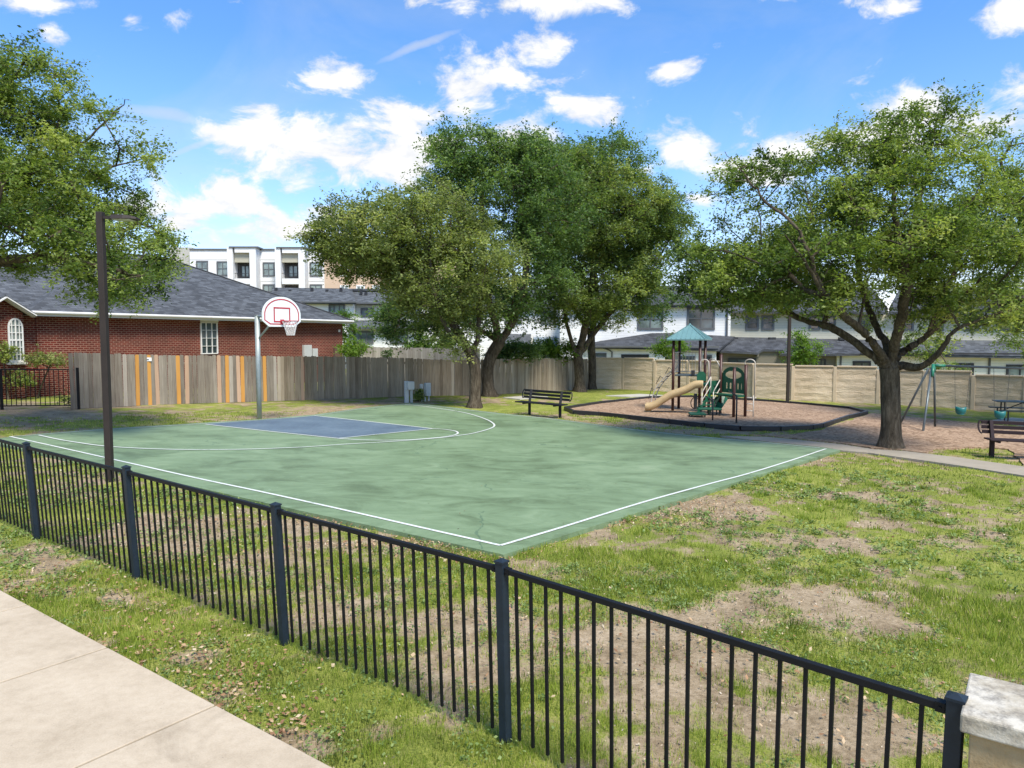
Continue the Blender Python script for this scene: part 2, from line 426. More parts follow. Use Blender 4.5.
side_poly = []; mb = MB(); SL = 1.52
for i in range(-5, 14):
    a = e0 + sdir * (SL * i + .009); b = e0 + sdir * (SL * (i + 1) - .009)
    bend = lambda q, i: q
    kx = ky = 0
    a = a + sn * kx; b = b + sn * ky
    q = [a, b, b + sn * 1.22, a + sn * 1.22]
    q = [gz(s.x, s.y, SWH) for s in q]
    mb.para(q[0] - V(0,0,.1), q[1] - q[0], q[3] - q[0], V(0,0,.1))
    side_poly.append([(s.x, s.y) for s in q])
walk = mb.build('sidewalk', conc_m, bevel=.006); tag(walk, kind='structure')
# --- path behind the court, running right
path_up = [(720,435.6),(742,436.2),(768,436.8),(800,440),(842,444.2),(872,449),(905,451),(960,457.5),(1024,466.5),(1110,479)]
path_lo = [(1110,489),(1024,475.5),(960,465.5),(925,460.5),(868,452.6),(841,450.2),(826,447.6),(800,444.6),(770,441.6),(742,438.5)]
grey_m = paint('path_concrete', (.30, .26, .205), .85, .18, 1.5, bump=.2)
cut = [0, 5, 7, 9]
path_poly = [G(a, b, .022) for a, b in path_up + path_lo]
path = sheet('path', path_poly, .12, grey_m); tag(path, kind='structure')
# a pale slab edge lying across the path
# --- mulch
t = NT('mulch'); p = t.pos()
vo = t.n('ShaderNodeTexVoronoi'); t.set(vo, 'Vector', p); vo.inputs['Scale'].default_value = 14; vo.inputs['Randomness'].default_value = 1
hs = t.n('ShaderNodeSeparateColor'); t.set(hs, 0, vo.outputs['Color'])
n1 = t.noise(p, .7, 5); n2 = t.noise(p, 30, 3)
f = t.math('ADD', t.math('MULTIPLY', hs.outputs[0], .45), t.math('ADD', t.math('MULTIPLY', n1, .35), t.math('MULTIPLY', n2, .2)))
mulch_m = t.out(t.ramp(f, [(.15, (.11, .072, .043)), (.45, (.275, .182, .12)), (.75, (.44, .315, .22))]), .95, t.bump(f, .8, .03), spec=.1)
bord_px = [(565,409.6),(600,404),(650,398.6),(690,397.6),(730,399.8),(770,402.2),(810,405.5),(850,409.3),(867,413.8),(848,418.2),(822,427),(812,428.6),(780,430),(740,429.6),(705,426.8),(670,422.8),(630,418.4),(600,415.2),(574,413.4)]
bord = [G(a, b, .0) for a, b in bord_px]
bc = sum(bord, V(0,0,0)) / len(bord)
play_poly = [gz(*(p.lerp(bc, .006).to_2d()), .03) for p in bord]
m1 = sheet('mulch_bed', play_poly, .1, mulch_m); tag(m1, kind='structure')
m2px = [(748,434.3),(790,434.5),(822,429.5),(852,419.5),(873,412.8),(905,416),(950,420.4),(1000,425),(1090,434),(1100,475),(1024,464),(1010,449),(985,447),(962,447),(935,449),(925,452.5),(900,449.8),(872,447.6),(840,442.8),(800,438.6),(768,435.6)]
m2poly = [G(a, b, .014) for a, b in m2px]
m2 = sheet('mulch_bed', m2poly, .1, mulch_m, .05, .3); tag(m2, kind='structure')
# black plastic timbers round the play area
border = empty('playground_border', gz(bc.x, bc.y), 'low black plastic timber edging laid round the wood chip play area', 'edging')
black_m = paint('black_plastic', (.018, .018, .02), .45, .3, 4)
for i, p in enumerate(bord):
    q = bord[(i + 1) % len(bord)]; k = max(1, round((q - p).length / 1.25))
    for j in range(k):
        a, b = p.lerp(q, j / k), p.lerp(q, (j + 1) / k); d = (b - a).normalized()
        m_ = MB(); m_.bar(a + d * .012 + V(0,0,.045), b - d * .012 + V(0,0,.045), .10, .15)
        m_.tube([a + d*.05 + V(0,0,.11), a + d*.05 + V(0,0,.13)], .03, 8)
        m_.build('border_timber', black_m, border, bevel=.012)
# concrete pads on the lawn
pad = sheet('concrete_pad', [G(a, b, .02) for a, b in [(503,397.2),(530,395.4),(548,396.6),(520,399)]], .08, paint('pad', (.42,.4,.35), .9, .15, 3)); tag(pad, kind='structure')
pad = sheet('concrete_pad', [G(a, b, .02) for a, b in [(606,395.4),(640,393.8),(668,395.2),(630,396.6)]], .08, paint('pad', (.42,.4,.35))); tag(pad, kind='structure')
pad = sheet('concrete_pad', [G(a, b, .025) for a, b in [(985,421),(1012,417.5),(1130,428),(1110,434)]], .08, paint('pad', (.42,.4,.35))); tag(pad, kind='structure')
# --- cover of the ground: 0 bare soil .. 1 thick grass
DIRT = [(790,600,75,17,.62),(860,612,35,14,.5),(700,618,45,13,.65),(640,655,50,14,.5),(925,505,32,5,.5),(870,525,55,6,.5),(845,495,32,4,.6),(835,541,40,7,.5),(640,572,34,9,.5),(440,622,60,16,.55),(340,605,60,20,.5),(430,660,40,12,.4),
        (250,560,50,20,.6),(160,520,50,14,.6),(60,480,50,12,.5),(470,665,60,20,.4),(620,640,70,12,.6),(620,700,60,20,.5),(780,720,80,28,.62),(880,740,50,20,.7),(700,560,30,6,.35),(990,520,30,5,.35),(960,550,50,7,.35),
        (60,413,50,4.5,.9),(30,425,40,3,.5),(330,410,60,3.2,.7),(280,415,50,2.4,.5),(640,424,70,3,.9),(700,431,50,2.6,.9),(560,416,20,2,.6),(700,503,60,7,.9),(590,529,30,5,.4),(400,544,70,5,.5),(280,522,60,5,.4),(200,497,50,4,.3),(490,403,22,3,.5),(600,396,10,1,.2),
        (190,655,36,14,.6),(120,600,35,12,.45),(60,560,40,8,.4),(235,690,26,12,.6),(300,735,26,10,.3),(30,590,40,5,.5),(100,640,18,6,.4)]
GREEN = [(540,588,60,14,.5),(660,560,60,9,.4),(780,640,70,14,.0),(860,660,60,16,.5),(960,610,70,30,.5),(900,470,100,8,.6),(1000,490,40,8,.5),(560,407,70,4,.8),(640,394,70,3.5,1.),(480,408,50,4,.4),(800,410,60,2,.5),(960,420,60,3,.5),(980,452,50,4,.5),
         (40,600,50,10,.6),(90,625,50,14,.5),(150,640,40,12,.5),(300,700,60,24,.7),(420,745,80,30,.7),(250,668,50,16,.4),(350,690,40,20,.6),(560,620,40,10,.2),(520,690,60,30,.4),(10,520,20,20,.7),(60,530,30,12,.4),(680,600,20,6,.4),(560,730,80,30,.5),(40,388,60,6,1.)]
def cover(x, y):
    z = -(GA * x + GB * y); px, py = proj(x, y, z)
    c = .56 + (fbm(x*.55, y*.55, 3) - .5) * 1.0 + (fbm(x*2.3, y*2.3, 5) - .5) * 1.6 + (fbm(x*8, y*8, 6, 2) - .5) * .95
    ok = y > 1.2
    wx = (fbm(x*1.1+9, y*1.1, 11) - .5) * 60; wy = (fbm(x*1.1, y*1.1+9, 12) - .5) * 14
    for (a, b, rx, ry, k) in DIRT:
        c = c - ok * k * 1.05 * np.exp(-(((px + wx*min(1, rx/50) - a)/rx)**2 + ((py + wy*min(1, ry/12) - b)/ry)**2))
    for (a, b, rx, ry, k) in GREEN:
        c = c + ok * k * .8 * np.exp(-(((px - a)/rx)**2 + ((py - b)/ry)**2))
    return np.clip(c, 0, 1.15)
def grow(lo, hi, n, far, k=26):
    mid = np.linspace(lo, hi, n); st = (hi - lo) / (n - 1)
    g = st * np.cumsum(1.28 ** np.arange(1, k)); g = g[g < far]; g = np.append(g, far)
    return np.concatenate([lo - g[::-1], mid, hi + g])
xs = grow(-16, 19, 390, 700); ys = np.concatenate([[-300, -100, -40, -15, -6, -2], np.linspace(.5, 30, 330), 30 + .1 * np.cumsum(1.28 ** np.arange(1, 36))]); ys = ys[ys < 1600]
XX, YY = np.meshgrid(xs, ys)
ZZ = -(GA * np.clip(XX, -60, 60) + GB * np.minimum(YY, 120))
CV = cover(XX, YY)
ZZ = ZZ - .035 * fbm(XX*1.7, YY*1.7, 21) - .02 * (1 - np.clip(CV, 0, 1))
ny, nx = XX.shape
vv = np.c_[XX.ravel(), YY.ravel(), ZZ.ravel()]
ii = (np.arange(ny-1)[:, None] * nx + np.arange(nx-1)[None, :]).ravel()
ff = np.c_[ii, ii+1, ii+nx+1, ii+nx]
t = NT('ground_grass'); p = t.pos(); a = t.attr('cover')
nf = t.noise(p, 22, 5, .65); nm = t.noise(p, 3.2, 5); nb = t.noise(p, .5, 3); nvf = t.noise(p, 60, 5, .75)
aa = t.math('ADD', a, t.math('ADD', t.math('MULTIPLY_ADD', nf, .9, -.45), t.math('MULTIPLY_ADD', nm, .5, -.25)))
msk = t.ramp(aa, [(.30, (0, 0, 0)), (.58, (1, 1, 1))])
soil = t.ramp(t.math('ADD', t.math('MULTIPLY', nf, .5), t.math('MULTIPLY', nm, .5)), [(.32, (.15, .108, .062)), (.5, (.315, .24, .152)), (.66, (.46, .365, .25))])
gr = t.ramp(t.math('ADD', t.math('MULTIPLY', nvf, .5), t.math('ADD', t.math('MULTIPLY', nm, .25), t.math('MULTIPLY', nb, .25))), [(.34, (.055, .06, .018)), (.45, (.145, .175, .034)), (.54, (.25, .275, .055)), (.64, (.40, .36, .14))])
g = t.mix(msk, soil, gr)
ground_m = t.out(g, .95, t.bump(t.math('ADD', nf, nvf), .6, .03), spec=.1)
ground = mesh_np('ground', vv, ff, ground_m, [('cover', 'POINT', CV.ravel())], smooth=True); tag(ground, kind='structure')
# --- where nothing grows
def blocked(x, y):
    b = inpoly(x, y, [(p.x, p.y) for p in court_poly]) | inpoly(x, y, [(p.x, p.y) for p in path_poly]) | inpoly(x, y, [(p.x, p.y) for p in play_poly]) | inpoly(x, y, [(p.x, p.y) for p in m2poly])
    sp = [s[0] for s in side_poly] + [side_poly[-1][1], side_poly[-1][2]] + [s[3] for s in reversed(side_poly)]
    ex = .03
    return b | inpoly(x, y, sp)
def scatter(n, rmin, rmax, pw, fmax=.78):
    q = RNG.random(n); r = (rmin**pw + q * (rmax**pw - rmin**pw)) ** (1/pw)
    th = RNG.uniform(-fmax, fmax, n)
    return r * np.sin(th), r * np.cos(th), r
GR = [(0, (.075, .10, .018)), (.3, (.165, .225, .030)), (.6, (.28, .36, .045)), (.85, (.42, .44, .09)), (1, (.56, .47, .22))]
def leafmat(name, stops, trans=.35, rough=.6):
    t = NT(name); a = t.attr('tone')
    c = t.ramp(a, stops)
    b = t.n('ShaderNodeBsdfPrincipled'); t.set(b, 'Base Color', c); b.inputs['Roughness'].default_value = rough; b.inputs['Specular IOR Level'].default_value = .3
    tr = t.n('ShaderNodeBsdfTranslucent'); t.set(tr, 0, t.mix(1.0, c, (1.25, 1.3, .6), 'MULTIPLY'))
    mx = t.n('ShaderNodeMixShader'); mx.inputs[0].default_value = trans
    t.nt.links.new(b.outputs[0], mx.inputs[1]); t.nt.links.new(tr.outputs[0], mx.inputs[2])
    o = t.n('ShaderNodeOutputMaterial'); t.nt.links.new(mx.outputs[0], o.inputs[0]); return t.m
blade_m = leafmat('grass_blades', GR)
def blades(n, rmin, rmax, pw, hlo, hhi, wd, thr, clump=None):
    x, y, r = scatter(n, rmin, rmax, pw)
    cv = cover(x, y); tuft = fbm(x*5, y*5, 31, 2)
    keep = (cv * .75 + tuft * .5 + RNG.random(n)**1.5 * .62 > thr + .06) & ~blocked(x, y)
    x, y, r, cv, tuft = x[keep], y[keep], r[keep], cv[keep], tuft[keep]; n = len(x)
    ls = np.clip(r / 5, 1, 4)
    h = RNG.uniform(hlo, hhi, n) * (.45 + np.clip(cv, 0, 1) * .5 + tuft * .5) * np.clip(ls, 1, 1.6); wv = wd * ls * RNG.uniform(.6, 1.3, n)
    th = RNG.uniform(0, 6.283, n); ln = RNG.uniform(0, 6.283, n); la = RNG.uniform(.1, 1.0, n) * h
    z = -(GA*x + GB*y) - .04
    b1 = np.c_[x - np.cos(th)*wv/2, y - np.sin(th)*wv/2, z]; b2 = np.c_[x + np.cos(th)*wv/2, y + np.sin(th)*wv/2, z]
    tp = np.c_[x + np.cos(ln)*la, y + np.sin(ln)*la, z + .03 + h]
    v = np.stack([b1, b2, tp], 1).reshape(-1, 3); f = np.arange(3*n).reshape(-1, 3)
    tone = np.clip(.40 + (fbm(x*.9, y*.9, 41) - .5) * .6 + (fbm(x*4.5, y*4.5, 43, 3) - .5) * .8 + RNG.normal(0, .2, n) + (RNG.random(n) < .14) * .45 - (cv < .45) * -.08, 0, 1)
    return v, f, tone
parts = [blades(330000, 2.6, 9, 1.0, .010, .040, .0055, .80), blades(170000, 7, 26, 1.0, .010, .034, .0055, .80)]
# taller tufts
vs, fs, ts, off = [], [], [], 0
for v, f, tn in parts: vs.append(v); fs.append(f + off); ts.append(tn); off += len(v)
nt_ = 1500; x, y, r = scatter(nt_, 2.8, 16, 1.3); ok = ~blocked(x, y) & (cover(x, y) + .4*RNG.random(nt_) > .85); x, y, r = x[ok], y[ok], r[ok]
k = 38; n = len(x) * k; X_ = np.repeat(x, k) + RNG.normal(0, .05, n); Y_ = np.repeat(y, k) + RNG.normal(0, .05, n); R_ = np.repeat(r, k)
ok = ~blocked(X_, Y_); X_, Y_, R_ = X_[ok], Y_[ok], R_[ok]; n = len(X_)
th = RNG.uniform(0, 6.283, n); h = RNG.uniform(.03, .10, n); wv = .006 * np.clip(R_/5, 1, 3); la = h * RNG.uniform(.2, .9, n); ln = RNG.uniform(0, 6.283, n); z = -(GA*X_ + GB*Y_) - .04
v = np.stack([np.c_[X_ - np.cos(th)*wv/2, Y_ - np.sin(th)*wv/2, z], np.c_[X_ + np.cos(th)*wv/2, Y_ + np.sin(th)*wv/2, z], np.c_[X_ + np.cos(ln)*la, Y_ + np.sin(ln)*la, z + .03 + h]], 1).reshape(-1, 3)
vs.append(v); fs.append(np.arange(3*n).reshape(-1, 3) + off); ts.append(np.clip(.5 + RNG.normal(0, .12, n), 0, 1))
gobj = mesh_np('grass', np.concatenate(vs), np.concatenate(fs), blade_m, [('tone', 'FACE', np.concatenate(ts))]); tag(gobj, 'short patchy green grass growing over the bare soil', 'grass', kind='stuff')
def litter(name, x, y, size, h, stops, tone, mat_t=.2, flat=.35, label=None, cat=None):
    n = len(x); z = -(GA*x + GB*y) + h
    yaw = RNG.uniform(0, 6.283, n); a = np.c_[np.cos(yaw), np.sin(yaw), RNG.normal(0, flat, n)]; b = np.c_[-np.sin(yaw), np.cos(yaw), RNG.normal(0, flat, n)]
    s = size[:, None]; p = np.c_[x, y, z]
    v = np.stack([p - a*s*.5, p + b*s*.3, p + a*s*.5, p - b*s*.3], 1).reshape(-1, 3); f = np.arange(4*n).reshape(-1, 4)
    o = mesh_np(name, v, f, leafmat(name, stops, mat_t), [('tone', 'FACE', tone)]); tag(o, label, cat, kind='stuff'); return o
# low broad-leaved weeds
n = 5200; x, y, r = scatter(n, 2.6, 17, 1.1); ok = ~blocked(x, y) & (fbm(x*.8, y*.8, 51) > .47) & (cover(x, y) > .05); x, y = x[ok], y[ok]
k = 16; sp2 = np.repeat(RNG.uniform(.03, .10, len(x)), k); X_ = np.repeat(x, k) + RNG.normal(0, 1, len(x)*k)*sp2; Y_ = np.repeat(y, k) + RNG.normal(0, 1, len(x)*k)*sp2
ok = ~blocked(X_, Y_); X_, Y_ = X_[ok], Y_[ok]; n = len(X_); rr = np.hypot(X_, Y_)
litter('ground_weeds', X_, Y_, RNG.uniform(.014, .032, n)*np.clip(rr/6, 1, 2.2), RNG.uniform(.0, .03, n), [(0, (.07, .12, .03)), (.5, (.15, .22, .055)), (1, (.27, .34, .12))], RNG.random(n), .3, .5, 'low broad leaved weeds mixed into the patchy grass', 'weeds')
# fallen leaves along the verge, by the fence foot and along the court's edge
fx, fy, ft = [], [], []
for (a, b, rx, ry, k) in [(60,575,60,10,240),(130,600,40,14,260),(190,650,36,16,300),(235,685,26,14,240),(290,725,26,14,160),(160,560,60,8,240),(330,640,120,20,160),(20,590,20,6,120),(250,540,130,16,380),(420,544,60,3.5,900),(300,520,80,3,700),(190,495,60,3,400),(470,556,26,4,300),(700,505,40,5,700),(640,520,40,3,400),(640,520,50,5,160),(800,600,120,30,160),(690,640,80,20,200),(630,425,60,2,200),(120,650,40,10,110),(480,600,60,20,160),(850,520,120,20,160),(60,490,60,12,160),(900,700,60,30,120),(30,420,50,6,120),(450,402,30,2,160),(1000,430,60,6,120)]:
    gx = RNG.normal(a, rx*1.15, k); gy = RNG.normal(b, ry*1.15, k)
    for qx, qy in zip(gx, gy):
        if qy < 395: continue
        g_ = G(qx, qy); fx.append(g_.x); fy.append(g_.y)
fx, fy = np.array(fx), np.array(fy); ok = ~blocked(fx, fy); fx, fy = fx[ok], fy[ok]; n = len(fx); rr = np.hypot(fx, fy)
litter('fallen_leaves', fx, fy, RNG.uniform(.018, .05, n)*np.clip(rr/12, 1, 1.6), RNG.uniform(0, .022, n), [(0, (.16, .08, .04)), (.4, (.34, .19, .10)), (.75, (.48, .33, .19)), (1, (.6, .48, .33))], RNG.random(n), .2, .3, 'dry brown leaves fallen on the grass', 'leaves')
# crumbs of soil, twigs and pebbles on the bare ground
n = 26000; x, y, r = scatter(n, 2.6, 20, 1.0); ok = ~blocked(x, y) & (cover(x, y) < .62); x, y, r = x[ok], y[ok], r[ok]; n = len(x)
litter('soil_crumbs', x, y, RNG.uniform(.006, .022, n)*np.clip(r/6, 1, 2.5), RNG.uniform(-.03, .0, n), [(0, (.08, .055, .035)), (.4, (.2, .15, .10)), (.8, (.4, .32, .23)), (1, (.55, .48, .38))], RNG.random(n), .05, .8, 'crumbs of soil, twigs and pebbles on the bare patches', 'debris')
# a few bits on court and walk
fx, fy = [], []
for _ in range(150):
    g_ = G(random.uniform(60, 780), random.uniform(430, 540)); fx.append(g_.x); fy.append(g_.y)
fx, fy = np.array(fx), np.array(fy); ok = inpoly(fx, fy, [(p.x, p.y) for p in court_poly]); fx, fy = fx[ok], fy[ok]; n = len(fx)
litter('court_debris', fx, fy, RNG.uniform(.015, .035, n), np.full(n, CH+.012), [(0, (.05, .035, .02)), (1, (.3, .22, .12))], RNG.random(n), .2, .1, 'scattered leaf bits lying on the green court', 'debris')
# ------------------------------------------------------------ black steel fence in front
steel = paint('black_steel', (.006, .0065, .008), .55, .25, 9, spec=.25)
post_m = paint('slate_steel', (.014, .023, .034), .5, .25, 7, spec=.3)
LEAN = V(-.02, -.065, 1.)
FH = 1.17; rj = random.Random(5)
fp = [G(37, 537), G(137, 578), G(285, 642), G(512, 748)]
fp[3] = gz(-.04, 4.5); last = gz(1.815, 2.855)
stepv = (fp[3] - fp[0]) / 3
fp = [fp[0] - stepv * 2, fp[0] - stepv] + fp + [last]
fence = empty('steel_fence', fp[3], 'black steel picket fence with slate posts running beside the concrete sidewalk', 'fence')
def ftop(p, h): return p + LEAN * h
for i, p in enumerate(fp):
    p = gz(p.x, p.y, -.1)
    a = (fp[min(i+1, len(fp)-1)] - fp[max(i-1, 0)]); a.z = 0; a.normalize(); b = V(-a.y, a.x, 0)
    m = MB(); m.para(p - a*.031 - b*.031, a*.062, b*.062, LEAN * (FH + .13))
    m.build('post', post_m, fence, bevel=.004)
    m = MB(); c = p + LEAN * (FH + .13)
    m.para(c - a*.036 - b*.036, a*.072, b*.072, LEAN * .012)
    q = c + LEAN * .012; n = len(m.v)
    for s1, s2 in ((-1,-1),(1,-1),(1,1),(-1,1)): m.v.append(tuple(q + a*.034*s1 + b*.034*s2))
    m.v.append(tuple(q + LEAN * .018))
    for k in range(4): m.f.append((n+k, n+(k+1)%4, n+4)); m.m.append(0); m.t.append(.5)
    m.build('post_cap', post_m, fence)
for i in range(len(fp) - 1):
    p, q = gz(fp[i].x, fp[i].y), gz(fp[i+1].x, fp[i+1].y); d = (q - p).normalized()
    m = MB(); m.bar(ftop(p, FH - .02) + d*.032, ftop(q, FH - .02) - d*.032, .034, .034); m.build('top_rail', steel, fence, bevel=.003)
    NP = 20; m = MB()
    for k in range(1, NP + 1):
        s = p.lerp(q, k / (NP + 1)) + d*rj.uniform(-.003, .003); a = d; b = V(-d.y, d.x, 0); tl = d*rj.uniform(-.005, .005)
        o = s + LEAN * .03
        m.para(o - a*.0085 - b*.0085 + tl, a*.017, b*.017, LEAN * (FH - .068) - tl)
    m.build('pickets', steel, fence)
    for (e_, sg_) in ((p, 1), (q, -1)):
        m = MB(); c = ftop(e_, FH - .02) + d*sg_*.05; m.bar(c - d*.018, c + d*.018, .042, .042); m.tube([c + V(-d.y, d.x, 0)*-.026, c + V(-d.y, d.x, 0)*.026], .006, 6); m.build('bracket', steel, fence)
# ------------------------------------------------------------ stone pillar
pa = V(.80, -.60, 0).normalized(); pb = V(.60, .80, 0).normalized()
pc = V(1.735, 2.66, 0)                     # near left corner of the cap
zt = 1.2 + zg(1.8, 2.8)
pil = empty('stone_pillar', gz(1.95, 2.8), 'pale limestone pillar with worn stone cap at the end of the steel fence', 'pillar')
t = NT('limestone'); p = t.pos(); n1 = t.noise(p, 3, 6, .65); n2 = t.noise(p, 40, 4)
stn = t.noise(p, 7, 6, .7)
c = t.ramp(n1, [(.3, (.25, .17, .08)), (.5, (.36, .265, .145)), (.7, (.44, .345, .21))])
c = t.mix(t.ramp(stn, [(.55, (0,0,0)), (.72, (1,1,1))]), c, (.24, .19, .10))
lime = t.out(c, .9, t.bump(t.math('ADD', n1, t.math('MULTIPLY', n2, .4)), .7, .02), spec=.15)
t = NT('cap_stone'); p = t.pos(); n1 = t.noise(p, 5, 6, .65); n2 = t.noise(p, 60, 4); n3 = t.noise(p, 11, 5, .7)
c = t.ramp(n1, [(.35, (.24, .20, .145)), (.5, (.41, .365, .285)), (.62, (.53, .49, .41))])
c = t.mix(t.math('MULTIPLY', t.ramp(n3, [(.50, (0,0,0)), (.66, (1,1,1))]), .75), c, (.15, .135, .115))
capm = t.out(c, .85, t.bump(t.math('ADD', n1, t.math('MULTIPLY', n2, .5)), .6, .012), spec=.2)
z0 = pc.copy(); z0.z = zt - .075
m = MB(); m.para(z0, pa*.62, pb*.43, V(0,0,.075)); m.build('cap', capm, pil, bevel=.008)
m = MB(); o = z0 + pa*.03 + pb*.03; hgt = zt - .075 - zg(1.9, 2.8) + .1; nb = 4
for k in range(nb):
    zz = V(0, 0, -hgt + hgt/nb*k)
    m.para(o + zz + V(0,0,.004), pa*.27, pb*.37, V(0,0,hgt/nb - .008)); m.para(o + zz + pa*.278 + V(0,0,.004), pa*.28, pb*.37, V(0,0,hgt/nb - .008))
m.para(o + V(0,0,-hgt) + pa*.008 + pb*.008, pa*.54, pb*.354, V(0,0,hgt-.003))
m.build('shaft', lime, pil, bevel=.007)
# ------------------------------------------------------------ lamp posts
bronze = paint('bronze_paint', (.032, .024, .02), .6, .2, 5, spec=.3)
def lamp(base, h, wd, label):
    r = empty('street_lamp', base, label, 'lamp post', 'lamp posts of the park')
    m = MB(); m.box(base - V(0,0,.1), wd, wd, h + .1); m.build('pole', bronze, r, bevel=.008)
    m = MB(); m.bar(base + V(wd/2,0,h-.09), base + V(wd/2+.12,-.0,h-.10), .06, .05); m.build('arm', bronze, r)
    m = MB(); c = base + V(wd/2+.1, 0, h-.13)
    pts = [(0,.05,.03),(.09,.14,.07),(.30,.16,.07),(.44,.14,.05),(.50,.09,.025)]
    rings = []
    for (x, hw, th) in pts:
        n = len(m.v); m.v += [tuple(c + V(x,-hw,0)), tuple(c + V(x,-hw*.75,th)), tuple(c + V(x,hw*.75,th)), tuple(c + V(x,hw,0))]; rings.append(n)
    for a, b in zip(rings, rings[1:]):
        for k in range(4): m.f.append((a+k, a+(k+1)%4, b+(k+1)%4, b+k)); m.m.append(0); m.t.append(.5)
    for a in (rings[0], rings[-1]): m.f.append((a, a+1, a+2, a+3)); m.m.append(0); m.t.append(.5)
    hd = m.build('lamp_head', bronze, r)
    m = MB(); m.para(c + V(.10,-.11,-.012), V(.3,0,0), V(0,.22,0), V(0,0,.010)); m.build('lens', paint('lens', (.55,.56,.52), .3), hd)
    return r
lb = G(110, 480)
lamp(lb, HT(110, 480, 212), .108, 'dark bronze square lamp post standing close behind the steel fence')
lamp(G(787.5, 402), HT(787.5, 402, 300), .13, 'slender dark lamp post between the play area and the tan block wall')
# ------------------------------------------------------------ basketball goal
galv = paint('galvanised', (.36, .40, .39), .45, .15, 5, metal=.3)
white_b = paint('backboard_white', (.74, .77, .77), .4, .08, 4)
red_b = paint('goal_red', (.46, .045, .06), .4, .2, 5)
gb = G(259.5, 418.5); gd = V(.82, -.57, 0).normalized(); gw = V(.57, .82, 0).normalized(); gh = 3.22
goal = empty('basketball_goal', gb, 'basketball goal with white fan backboard, red rim and net on a grey pole', 'basketball hoop')
m = MB(); m.tube([gb - V(0,0,.1), gb + V(0,0,gh)], .075, 16); m.tube([gb + V(0,0,gh), gb + V(0,0,gh+.012)], .085, 16); m.build('pole', galv, goal, smooth=True)
m = MB(); m.tube([gb + V(0,0,gh-.03), gb + V(0,0,gh-.03) + gd*1.12], .045, 12); m.tube([gb + V(0,0,gh-.75), gb + V(0,0,gh-.06) + gd*.95], .028, 10); m.build('arm', galv, goal, smooth=True)
bc_ = gb + gd*1.18; ct = bc_ + V(0,0,2.86)
def fan(hw, hb, k=24, inset=0):
    """outline of the fan board: (s along gw, z)"""
    P = []; R = hw
    base_w = .46
    P.append((-base_w + inset*.5, inset)); P.append((base_w - inset*.5, inset)); P.append((hw - inset, .17 + inset*.3)); 
    for i in range(k + 1):
        a = math.pi * i / k
        P.append(((hw - inset) * math.cos(a), .36 + (hb - .36 - inset) * math.sin(a)))
    P.append((-hw + inset, .17 + inset*.3))
    return P
def fanpoly(P, off): return [ct + gw*s + V(0,0,z) + gd*off for s, z in P]
O = fan(.69, .90); m = MB(); A = fanpoly(O, 0); B = fanpoly(O, .035)
m.poly(B); m.poly(list(reversed(A)))
for i in range(len(O)): m.poly([A[i], A[(i+1)%len(O)], B[(i+1)%len(O)], B[i]])
bb = m.build('backboard', white_b, goal); bpy_fix_normals(bb)
m = MB(); I1 = fanpoly(fan(.69, .90, inset=.062), .039); I2 = fanpoly(fan(.69, .90, inset=.10), .039)
for i in range(len(I1)): m.poly([I1[i], I1[(i+1)%len(I1)], I2[(i+1)%len(I1)], I2[i]])
m.build('border_stripe', red_b, bb)
m = MB(); sq = [(-.30,.13),(.30,.13),(.30,.585),(-.30,.585)]; si = [(-.255,.175),(.255,.175),(.255,.54),(-.255,.54)]
A = [ct + gw*s + V(0,0,z) + gd*.040 for s, z in sq]; B = [ct + gw*s + V(0,0,z) + gd*.040 for s, z in si]
for i in range(4): m.poly([A[i], A[(i+1)%4], B[(i+1)%4], B[i]])
m.build('target_square', red_b, bb)
rc = bc_ + gd*.42 + V(0,0,3.03); R = .235
ring = [rc + gd*R*math.cos(a) + gw*R*math.sin(a) for a in np.linspace(0, 2*math.pi, 33)]
m = MB(); m.tube(ring, .011, 8); rimo = m.build('rim', red_b, goal, smooth=True)
m = MB(); bk = bc_ + gd*.04 + V(0,0,3.03); m.para(bk - gw*.07 + V(0,0,-.10), gw*.14, gd*.012, V(0,0,.15)); m.bar(bk - gw*.05 + V(0,0,-.01), rc - gd*R - gw*.05, .03, .02); m.bar(bk + gw*.05 + V(0,0,-.01), rc - gd*R + gw*.05, .03, .02)
m.bar(bk + V(0,0,-.09), rc - gd*(R-.02) + V(0,0,-.005), .05, .015)
m.build('bracket', red_b, rimo)
m = MB(); netm = paint('net', (.7, .66, .64), .8)
nl = 6; nk = 12
def npnt(l, k):
    rr = R * (1 - .52 * (l / nl) ** .7); an = 2*math.pi*(k + .5*(l % 2)) / nk
    return rc + gd*rr*math.cos(an) + gw*rr*math.sin(an) + V(0,0,-.01 - .42*l/nl)
for l in range(nl):
    for k in range(nk):
        a = npnt(l, k)
        for q in ((npnt(l+1, k), npnt(l+1, k-1)) if l % 2 == 0 else (npnt(l+1, k), npnt(l+1, k+1))): m.tube([a, q], .0065, 4, cap=False)
m.build('net', netm, goal)
